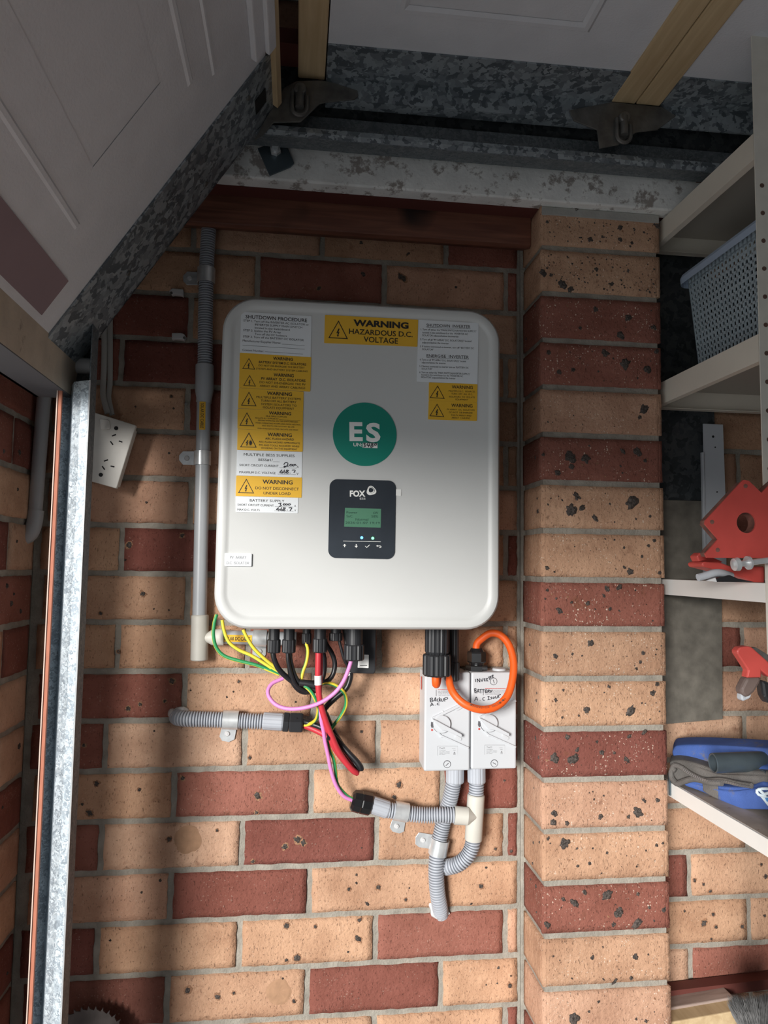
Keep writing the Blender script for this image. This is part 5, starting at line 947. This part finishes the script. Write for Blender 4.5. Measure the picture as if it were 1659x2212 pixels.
bm = B(); c = at(1556, 391, y=-.13); cyl(bm, at(1505, 390, y=-.137), at(1565, 393, y=-.137), .0035, n=10); tag(obj('rusty_rod', bm, 'rusty', None, True), 'short rusty rod lying across the right end of the white beam', 'rod')
# basket on second shelf
bk = thing('plastic_basket', 'blue-grey plastic basket with square holes on the second shelf', 'basket', (1.2, -.22, .797))
def bx(u, v): # front face point: u along depth (0 back-left corner .. 1 front), v 0 bottom..1 top
    return None
bz0, bz1 = .798, .985
# left side wall of the basket: runs from its back corner to its front corner, leaning outwards
TL_, TR_ = at(1479, 648, y=-.135), None
xl_top, xl_bot = at(1486, 655, y=-.125).x, at(1508, 800, y=-.135).x
yb0, yf0 = -.125, -.365
yb1, yf1 = -.140, -.355
NX, NZ = 22, 15; bm = B(); grid = {}
def bpnt(a, b):  # a 0..1 back->front, b 0..1 bottom->top
    x = xl_bot + (xl_top - xl_bot) * b; y = (yb1 + (yb0 - yb1) * b) * (1 - a) + (yf1 + (yf0 - yf1) * b) * a; return Vector((x, y, bz0 + (bz1 - bz0) * b))
def lattice(bm, pf, nx, nz, nrm, frac=.21, z0=.05, z1=.92):
    th = nrm * .002
    for j in range(nz + 1):
        b = z0 + (z1 - z0) * j / nz; h = (z1 - z0) / nz * frac
        prism(bm, [pf(0, b - h), pf(1, b - h), pf(1, b + h), pf(0, b + h)], th)
    for i in range(nx + 1):
        a = i / nx; h = 1 / nx * frac
        prism(bm, [pf(max(0, a - h), 0), pf(min(1, a + h), 0), pf(min(1, a + h), 1), pf(max(0, a - h), 1)], th)
lattice(bm, bpnt, NX, NZ, Vector((1, 0, 0)))
prism(bm, [bpnt(0, .92), bpnt(1, .92), bpnt(1, 1), bpnt(0, 1)], Vector((.002, 0, 0))); prism(bm, [bpnt(0, 0), bpnt(1, 0), bpnt(1, .05), bpnt(0, .05)], Vector((.002, 0, 0)))
obj('side_wall', bm, 'basket', bk)
bm = B(); WB = .34
def bp2(a, b): p = bpnt(0, b); return Vector((p.x + (WB - (p.x - xl_top)) * a, p.y, p.z))
def bp3(a, b): p = bpnt(1, b); return Vector((p.x + (WB - (p.x - xl_top)) * a, p.y, p.z))
lattice(bm, bp2, 24, NZ, Vector((0, -.8, 0))); obj('end_wall', bm, 'basket', bk); bm = B(); lattice(bm, bp3, 24, NZ, Vector((0, .8, 0))); obj('end_wall', bm, 'basket', bk)
cn = B(); prism(cn, [(xl_bot + .007, yb1 - .008, bz0 + .003), (xl_bot + WB - .04, yb1 - .008, bz0 + .003), (xl_bot + WB - .04, yf1 + .008, bz0 + .003), (xl_bot + .007, yf1 + .008, bz0 + .003)], Vector((-.010, 0, .150)), 0, .004); tag(obj('basket_filler', cn, 'shadefill'), 'dark contents added to put shade behind the holes of the blue-grey basket', 'filler')  # added block, coloured dark so the lattice holes read as shade
bm = B(); box(bm, (xl_bot, yb1, bz0), (xl_bot + WB - .03, yf1, bz0 + .002)); obj('base', bm, 'basket', bk)
bm = B(); rp_ = []
for cx, cy, a0 in ((xl_top + .012, yb0 - .012, 90), (xl_top + .012, yf0 + .012, 180), (xl_top + WB - .02, yf0 + .012, 270), (xl_top + WB - .02, yb0 - .012, 0)):
    for k in range(6): a = math.radians(a0 + 18 * k); rp_.append(Vector((cx + .020 * math.cos(a), cy + .020 * math.sin(a), bz1)))
rp_.append(rp_[0]); n_ = len(rp_); prev = None
for i in range(n_):
    p = rp_[i]; ctr = Vector((xl_top + WB / 2, (yb0 + yf0) / 2, bz1)); inn = (ctr - p); inn.z = 0; inn = inn.normalized()
    prof = [(.010, -.014), (.004, -.003), (.008, .003), (.014, .003), (.016, -.004)]; prof = [(-.008, -.015), (-.009, -.004), (-.006, .002), (.004, .003), (.016, .001)]
    cur = [bm.verts.new(p + inn * a + Vector((0, 0, b))) for a, b in prof]
    if prev:
        for k in range(len(cur) - 1): bm.faces.new((prev[k], prev[k + 1], cur[k + 1], cur[k]))
    prev = cur
obj('rim', bm, 'basketrim', bk)
# things leaning against the wall behind the shelves
bm = B(); prism(bm, [(.99, -.006, .535), (1.150, -.006, .535), (1.133, -.006, 1.13), (.99, -.006, 1.13)], Vector((0, -.004, 0))); tag(obj('galvanised_sheet', bm, 'galvp'), 'dark mottled galvanised sheet standing behind the upper shelves', 'metal sheet')
bm = B(); prism(bm, [(.99, -.012, .156), (1.142, -.012, .166), (1.148, -.012, .585), (.99, -.012, .585)], Vector((0, -.008, 0)), 0, .001); tag(obj('fibre_cement_offcut', bm, 'cement'), 'grey-brown fibre cement offcut standing behind the third shelf', 'board')
ws = thing('white_angle_strip', 'white drilled metal strip standing upright behind the red magnets', 'metal strip', at(1545, 1250, y=-.03))
bm = B(); pprism(bm, PX, [(1519, 915), (1562, 917), (1567, 1060), (1570, 1252), (1527, 1252)], -.028, .0025, 0, .0004); obj('wide_flange', bm, 'wstrip', ws)
bm = B(); pprism(bm, PX, [(1516.5, 977), (1520.5, 977), (1527, 1252), (1522, 1252)], -.032, .006, 0, .0004); obj('narrow_flange', bm, 'wstrip', ws)
for cx, cy, r_ in ((690, 212, 14), (712, 325, 9), (732, 800, 9)): bm = B(); c = at(*PT(cx, cy), y=-.0282); cyl(bm, c, c + Vector((0, -.0004, 0)), r_ / 4.915 / 1180, n=16); obj('drilled_hole', bm, 'hole', ws)
# welding magnets
mg = thing('welding_magnet', 'large red arrow-shaped welding magnet with a round hole, clinging to the shelf upright', 'welding magnet', at(1600, 1200, y=-.38))
Pf = [(1010, 672), (1068, 680), (1205, 810), (1290, 722), (1480, 560), (1680, 760), (1480, 1180), (1500, 1502), (625, 1498), (607, 1455), (745, 1302), (605, 1140), (612, 1100)]
def magnet_plate(y, off=(0, 0)):
    bm = B(); pts = [at(*PT(a + off[0], b + off[1]), y=y) for a, b in Pf]; t_ = B(); vs = [t_.verts.new(p) for p in pts]; t_.faces.new(vs)
    c = at(*PT(1043, 1127), y=y); r = (at(*PT(1145, 1127), y=y) - c).length
    # plate with a real hole: bridge outline and circle
    outer = pts; N_ = 96; dense = []
    tot = sum((outer[(i + 1) % len(outer)] - outer[i]).length for i in range(len(outer)))
    t_.free(); segs = []
    for i in range(len(outer)):
        a, b = outer[i], outer[(i + 1) % len(outer)]; m_ = max(2, int(N_ * (b - a).length / tot))
        for k in range(m_): segs.append(a.lerp(b, k / m_))
    # split plate along the outline; nearest angle matching to circle
    circ = [c + Vector((r * math.cos(an), 0, r * math.sin(an))) for an in [math.atan2(s.z - c.z, s.x - c.x) for s in segs]]
    th = Vector((0, .003, 0)); o1 = [bm.verts.new(s) for s in segs]; i1 = [bm.verts.new(s) for s in circ]; o2 = [bm.verts.new(s + th) for s in segs]; i2 = [bm.verts.new(s + th) for s in circ]; n_ = len(segs)
    for k in range(n_):
        j = (k + 1) % n_
        for q in ((o1[k], o1[j], i1[j], i1[k]), (o2[k], i2[k], i2[j], o2[j]), (o1[k], o2[k], o2[j], o1[j]), (i1[k], i1[j], i2[j], i2[k])):
            try: bm.faces.new(q)
            except ValueError: pass
    return bm, c, r
bm, cM, rM = magnet_plate(-.398); fp = obj('front_plate', bm, 'redm', mg)
bm, _, _ = magnet_plate(-.398 + .0145 + .006); 
for v in bm.verts: pass
obj('rear_plate', bm, 'redm', mg)
bm, _, _ = magnet_plate(-.395)
cc_ = at(*PT(1000, 1150), y=-.395)
for v in bm.verts:
    v.co.x = cc_.x + (v.co.x - cc_.x) * .965; v.co.z = cc_.z + (v.co.z - cc_.z) * .965
    if v.co.y > -.3935: v.co.y = -.378
obj('magnet_core', bm, 'magedge', mg)
for cx, cy in ((1033, 737), (677, 1118), (737, 1415)): bm = B(); c = at(*PT(cx, cy), y=-.398); cyl(bm, c, c + Vector((0, -.0008, 0)), .0030, n=16); obj('rivet', bm, 'magedge', fp)
m2 = thing('welding_magnet', 'dusty red magnet lying on the third shelf beneath the upright one', 'welding magnet', at(1590, 1255, y=-.3))
bm = B(); pprism(bm, PT, [(515, 1480), (560, 1440), (610, 1460), (800, 1540), (770, 1560), (600, 1530), (540, 1540)], -.33, .02, 0, .002); pprism(bm, PT, [(570, 1560), (600, 1535), (760, 1545), (880, 1590), (1240, 1590), (1240, 1765), (1130, 1760), (960, 1700), (880, 1670), (750, 1635), (585, 1595)], -.34, .04, 0, .002); obj('magnet_body', bm, 'redm', m2)
cb = thing('coach_bolt', 'dull galvanised bolt with a round head, held by the large magnet', 'bolt', at(1600, 1218, y=-.4))
bm = B(); a = at(*PT(925, 1570), y=-.408); d_ = (at(*PT(1270, 1525), y=-.408) - a).normalized(); tube(bm, [a - d_ * .004, a - d_ * .002, a + d_ * .004, a + d_ * .006], lambda i, N: [.004, .0085, .0095, .006][i], 20); cyl(bm, a, a + d_ * .10, .0042, n=14); obj('bolt_shaft', bm, 'zinc', cb, True)
bm = B(); q = a + d_ * .018; cyl(bm, q, q + d_ * .003, .0095, n=20); obj('washer', bm, 'zinc', cb, True)
ch = thing('chisel', 'grey bar with dark tape lying on the third shelf under the magnets', 'tool', at(1560, 1255, y=-.36))
bm = B(); tube(bm, smooth_path(path(PT, [(530, 1710, -.35), (600, 1690, -.35), (740, 1655, -.35), (880, 1690, -.34)])), lambda i, N: .0055, 12); obj('bar', bm, 'wstrip', ch, True)
bm = B(); pprism(bm, PT, [(720, 1720), (870, 1682), (960, 1720), (1130, 1755), (730, 1755)], -.355, .01, 0, .001); obj('tape_wrap', bm, 'blk', ch)
bm = B(); pprism(bm, PT, [(620, 1742), (715, 1712), (730, 1755)], -.358, .004, 0); tag(obj('paper_scrap', bm, 'wh'), 'scrap of white paper on the third shelf beside the grey bar', 'paper scrap')
# pliers hanging on the upright
pr = thing('locking_clamp', 'red spring clamp with brown rubber grips hanging from the shelf upright', 'clamp', at(1640, 1500, y=-.39))
YP = -.40
bm = B(); pprism(bm, PB, [(773, 425), (800, 395), (870, 385), (905, 395), (1045, 520), (1120, 600), (1060, 660), (985, 600), (985, 660), (858, 662), (872, 598), (775, 450)], YP, .014, 0, .002); obj('jaw', bm, 'redm', pr)
bm = B(); pprism(bm, PB, [(905, 398), (940, 396), (1110, 500), (1110, 590), (1040, 540), (960, 460)], YP + .004, .008, 0, .001); obj('jaw_teeth', bm, 'steel', pr)
bm = B(); pprism(bm, PB, [(858, 658), (985, 655), (985, 690), (930, 785), (880, 830), (840, 830), (808, 790), (812, 750)], YP - .001, .016, 0, .004); obj('grip', bm, 'grip', pr)
bm = B(); pprism(bm, PB, [(812, 800), (850, 828), (905, 800), (890, 840), (830, 866), (812, 850)], YP + .001, .012, 0, .002); obj('grip_tip', bm, 'wstrip', pr)
bm = B(); pprism(bm, PB, [(985, 680), (1060, 700), (1120, 760), (1110, 880), (1040, 885), (1005, 820)], YP + .004, .016, 0, .004); obj('grip', bm, 'blk', pr)
# folded blue chair bag on the fourth shelf
bg = thing('folded_blue_bag', 'folded blue fabric bag with grey webbing and an open zip on the fourth shelf', 'bag', (1.1, -.2, .0745))
def bagy(px, ex): return -.098 - max(0, px - 1447) * .00085 - ex
def bpath(pts): return [at(*PB(q[0], q[1]), y=bagy(PB(q[0], q[1])[0], q[2])) for q in pts]
def cushion(name, P, pts, y0, dy, m, parent, lv=2):
    bm = B(); prism(bm, [at(*P(*q), y=bagy(P(*q)[0], y0)) for q in pts], Vector((dy * .6, dy, 0)))
    o = obj(name, bm, m, parent, False); md = o.modifiers.new('bev', 'BEVEL'); md.width = min(.006, abs(dy) * .3); md.segments = 3; 
    for f in o.data.polygons: f.use_smooth = True
    md2 = o.modifiers.new('s', 'SUBSURF'); md2.levels = lv; md2.render_levels = lv; md2.subdivision_type = 'CATMULL_CLARK'
    return o
cushion('upper_fold', PB, [(205, 1300), (235, 1250), (380, 1238), (700, 1250), (1200, 1285), (1200, 1480), (800, 1470), (560, 1440), (380, 1375), (215, 1350)], -.03, .06, 'blue', bg)
cushion('middle_fold', PB, [(560, 1400), (800, 1420), (1200, 1440), (1200, 1540), (700, 1520), (520, 1450)], -.01, .06, 'blue', bg)
cushion('lower_fold', PB, [(285, 1570), (330, 1548), (480, 1570), (620, 1610), (880, 1620), (1000, 1560), (1250, 1640), (1250, 1830), (1040, 1815), (790, 1812), (620, 1730), (480, 1660), (330, 1610)], .010, .07, 'blue', bg)
cushion('webbing', PB, [(470, 1580), (610, 1600), (612, 1722), (560, 1700), (478, 1650)], .0135, .008, 'gfab', bg)
cushion('grey_lining', PB, [(180, 1390), (280, 1370), (420, 1400), (640, 1480), (740, 1465), (1040, 1480), (1200, 1500), (1200, 1600), (880, 1612), (640, 1590), (420, 1555), (260, 1580), (210, 1540)], .004, .05, 'gfab', bg)
bm = B(); tube(bm, smooth_path(bpath( [(240, 1470, 0.0120), (215, 1445, 0.0128), (230, 1420, 0.0136), (290, 1440, 0.0140), (380, 1500, 0.0148), (500, 1550, 0.0156), (640, 1550, 0.0164), (780, 1580, 0.0172), (900, 1600, 0.0180)])), .0042, 10); tube(bm, smooth_path(bpath( [(205, 1530, 0.0120), (250, 1580, 0.0128), (310, 1560, 0.0136), (400, 1540, 0.0144), (520, 1565, 0.0152), (640, 1575, 0.0160)])), .005, 10); tube(bm, smooth_path(bpath( [(205, 1530, 0.0120), (200, 1480, 0.0120), (225, 1420, 0.0128)])), .0045, 10); obj('zip_tape', bm, 'gfab', bg, True)
bm = B(); zp = resample(smooth_path(bpath( [(300, 1450, 0.0219), (400, 1512, 0.0227), (500, 1552, 0.0235), (640, 1558, 0.0243), (780, 1590, 0.0251), (900, 1610, 0.0259)])), .0035)
for a, b in zip(zp, zp[1:]): c = (a + b) / 2; d = (b - a) * .28; n_ = Vector((-d.z, 0, d.x)).normalized() * .0022; prism(bm, [c - d - n_, c + d - n_, c + d + n_, c - d + n_], Vector((0, -.0012, 0)))
obj('zip_teeth', bm, 'zip', bg)
def tubeobj(name, label, a, b, r):
    t = thing(name, label, 'steel tube', a); bm = B(); n = 24; d = (b - a).normalized(); u = d.orthogonal().normalized(); s = d.cross(u); rings = []
    for p, rr_ in ((a + d * .10, r * .82), (a, r * .82), (a - d * .001, r * .91), (a, r), (b, r)): rings.append([bm.verts.new(p + (u * math.cos(2 * PI * k / n) + s * math.sin(2 * PI * k / n)) * rr_) for k in range(n)])
    for x, y_ in zip(rings, rings[1:]):
        for k in range(n): bm.faces.new((x[k], x[(k + 1) % n], y_[(k + 1) % n], y_[k]))
    obj('outer_wall', bm, 'darksteel', t, True)
    bm = B(); cyl(bm, a + d * .012, a + d * .014, r * .8, n=20); obj('rusty_bore', bm, 'rusty', t)
tubeobj('steel_tube', 'upper dark steel tube resting on the folded blue bag', at(*PB(566, 1402), y=-.235), at(*PB(566, 1402), y=-.235) + Vector((.30, -.02, .010)), .0155)
tubeobj('steel_tube', 'lower dark steel tube end poking out at the right over the blue bag', at(*PB(1005, 1550), y=-.27), at(*PB(1005, 1550), y=-.27) + Vector((.30, -.02, .010)), .0150)
rb = thing('printed_ribbon', 'pale ribbon with blue print at the right end of the blue bag', 'ribbon', at(1655, 1700, y=-.3))
bm = B(); tube(bm, smooth_path(path(PB, [(1050, 1625, -.30), (990, 1625, -.30), (945, 1640, -.30), (960, 1675, -.30), (1020, 1690, -.30)])), .0022, 8); tube(bm, smooth_path(path(PB, [(975, 1640, -.302), (1010, 1670, -.302), (1050, 1660, -.302)])), .0022, 8); pprism(bm, PB, [(980, 1695), (1120, 1690), (1120, 1800), (1045, 1775)], -.30, .002); r_ = obj('tape', bm, 'tie', rb)
bm = B(); pprism(bm, PB, [(1015, 1705), (1060, 1700), (1060, 1740), (1030, 1735)], -.3006, -.0003); obj('blue_mark', bm, 'bluep', rb)
pk = B(); pprism(pk, PP2, [(1470, 1230), (1484, 1230), (1486, 1385), (1474, 1385)], -.10, -.004, 0, .0005); tag(obj('shelf_hook', pk, 'darksteel'), 'thin dark metal hook between the pier and the fourth shelf', 'hook')
# bottom right: timber and brush
PR = conv(1400, 1800, 5.37)
bm = B(); prism(bm, [(.985, -.004, -.338), (1.30, -.004, -.322), (1.30, -.030, -.322), (.985, -.030, -.338)], Vector((0, 0, .018))); tag(obj('dark_plank', bm, 'maroon'), 'dark thin plank lying against the wall at the bottom right', 'plank')
bm = B(); prism(bm, [at(*PR(230, 2030), y=-.06), at(*PR(1000, 1900), y=-.06), at(*PR(1050, 2060), y=-.06), at(*PR(240, 2180), y=-.06)], Vector((0, .05, 0)), 0, .002); tag(obj('weathered_plank', bm, 'jarrah'), 'weathered grey-brown plank at the bottom right beside the pier', 'plank')
bm = B(); prism(bm, [at(*PR(200, 2205), y=-.09), at(*PR(1080, 2050), y=-.09), at(*PR(1110, 2300), y=-.09), at(*PR(200, 2420), y=-.09)], Vector((0, .06, 0)), 0, .002); tag(obj('pale_plank', bm, 'pine'), 'pale timber offcut in front of the weathered plank at the bottom right', 'plank')
br = thing('broom_head', 'dark bristled broom head standing bristles up in the bottom right corner', 'broom', at(1650, 2230, y=-.2))
bm = B(); base = at(*PR(1330, 2600), y=-.2)
for i in range(2600):
    u = random.random(); x = 1000 + 420 * u; a = at(*PR(1180 + 240 * u + random.uniform(-20, 20), 2350 + random.uniform(0, 80)), y=-.2 + random.uniform(-.03, .03)); top = at(*PR(950 + 620 * u + random.uniform(-60, 60), 1830 + 40 * math.sin(u * 5) + random.uniform(0, 130) + abs(u - .4) * 40), y=-.2 + random.uniform(-.045, .045))
    d = (top - a); s = d.cross(Vector((0, 1, 0))).normalized() * .0007; m_ = a.lerp(top, .6) + Vector((random.uniform(-.004, .004), random.uniform(-.004, .004), 0)); v = [bm.verts.new(q) for q in (a - s, a + s, m_ + s, m_ - s)]; bm.faces.new(v); t_ = bm.verts.new(top); bm.faces.new((v[3], v[2], t_))
o = obj('bristles', bm, 'bristle', br, 'raw'); o['kind'] = 'stuff'
bm = B(); box(bm, base + Vector((-.02, -.03, -.02)), base + Vector((.14, .03, .03)), 0, .006); obj('head_block', bm, 'jarrah', br)
# saw blade bottom left
sb = thing('circular_saw_blade', 'dark toothed saw blade just showing at the bottom left, leaning on the wall', 'saw blade', at(190, 2300, y=-.03))
bm = B(); c = at(188, 2265, y=-.03); R0 = (at(188, 2172, y=-.03) - c).length; pts = []; NT = 36
for k in range(NT):
    a = 2 * PI * k / NT; pts += [c + Vector((math.cos(a) * R0, 0, math.sin(a) * R0)), c + Vector((math.cos(a + .03) * R0 * .9, 0, math.sin(a + .03) * R0 * .9)), c + Vector((math.cos(a + .14) * R0 * .93, 0, math.sin(a + .14) * R0 * .93))]
prism(bm, pts, Vector((0, -.002, 0))); obj('toothed_disc', bm, 'blade', sb)
bm = B(); cyl(bm, c + Vector((0, -.003, 0)), c + Vector((0, .001, 0)), .012, n=24); obj('arbor_ring', bm, 'steel', sb)

# things of a kind share a group
GR = dict(conduit_saddle='metal conduit clips screwed to the brickwork', earth_cable='green and yellow earth cables under the inverter', black_signal_cable='black cables from the small glands', rotary_isolator='pair of rotary isolators',
          flat_twin_cable='flat grey cables rising from the socket', cable_clip='pale cable clips nailed to the bricks', steel_tube='dark steel tubes on the blue bag', pink_cable='pink cables', black_cable_sleeve='black sleeves on the cable bundle', welding_magnet='red welding magnets')
for o in sc.objects:
    if o.parent is None and o.name.split('.')[0] in GR: o['group'] = GR[o.name.split('.')[0]]
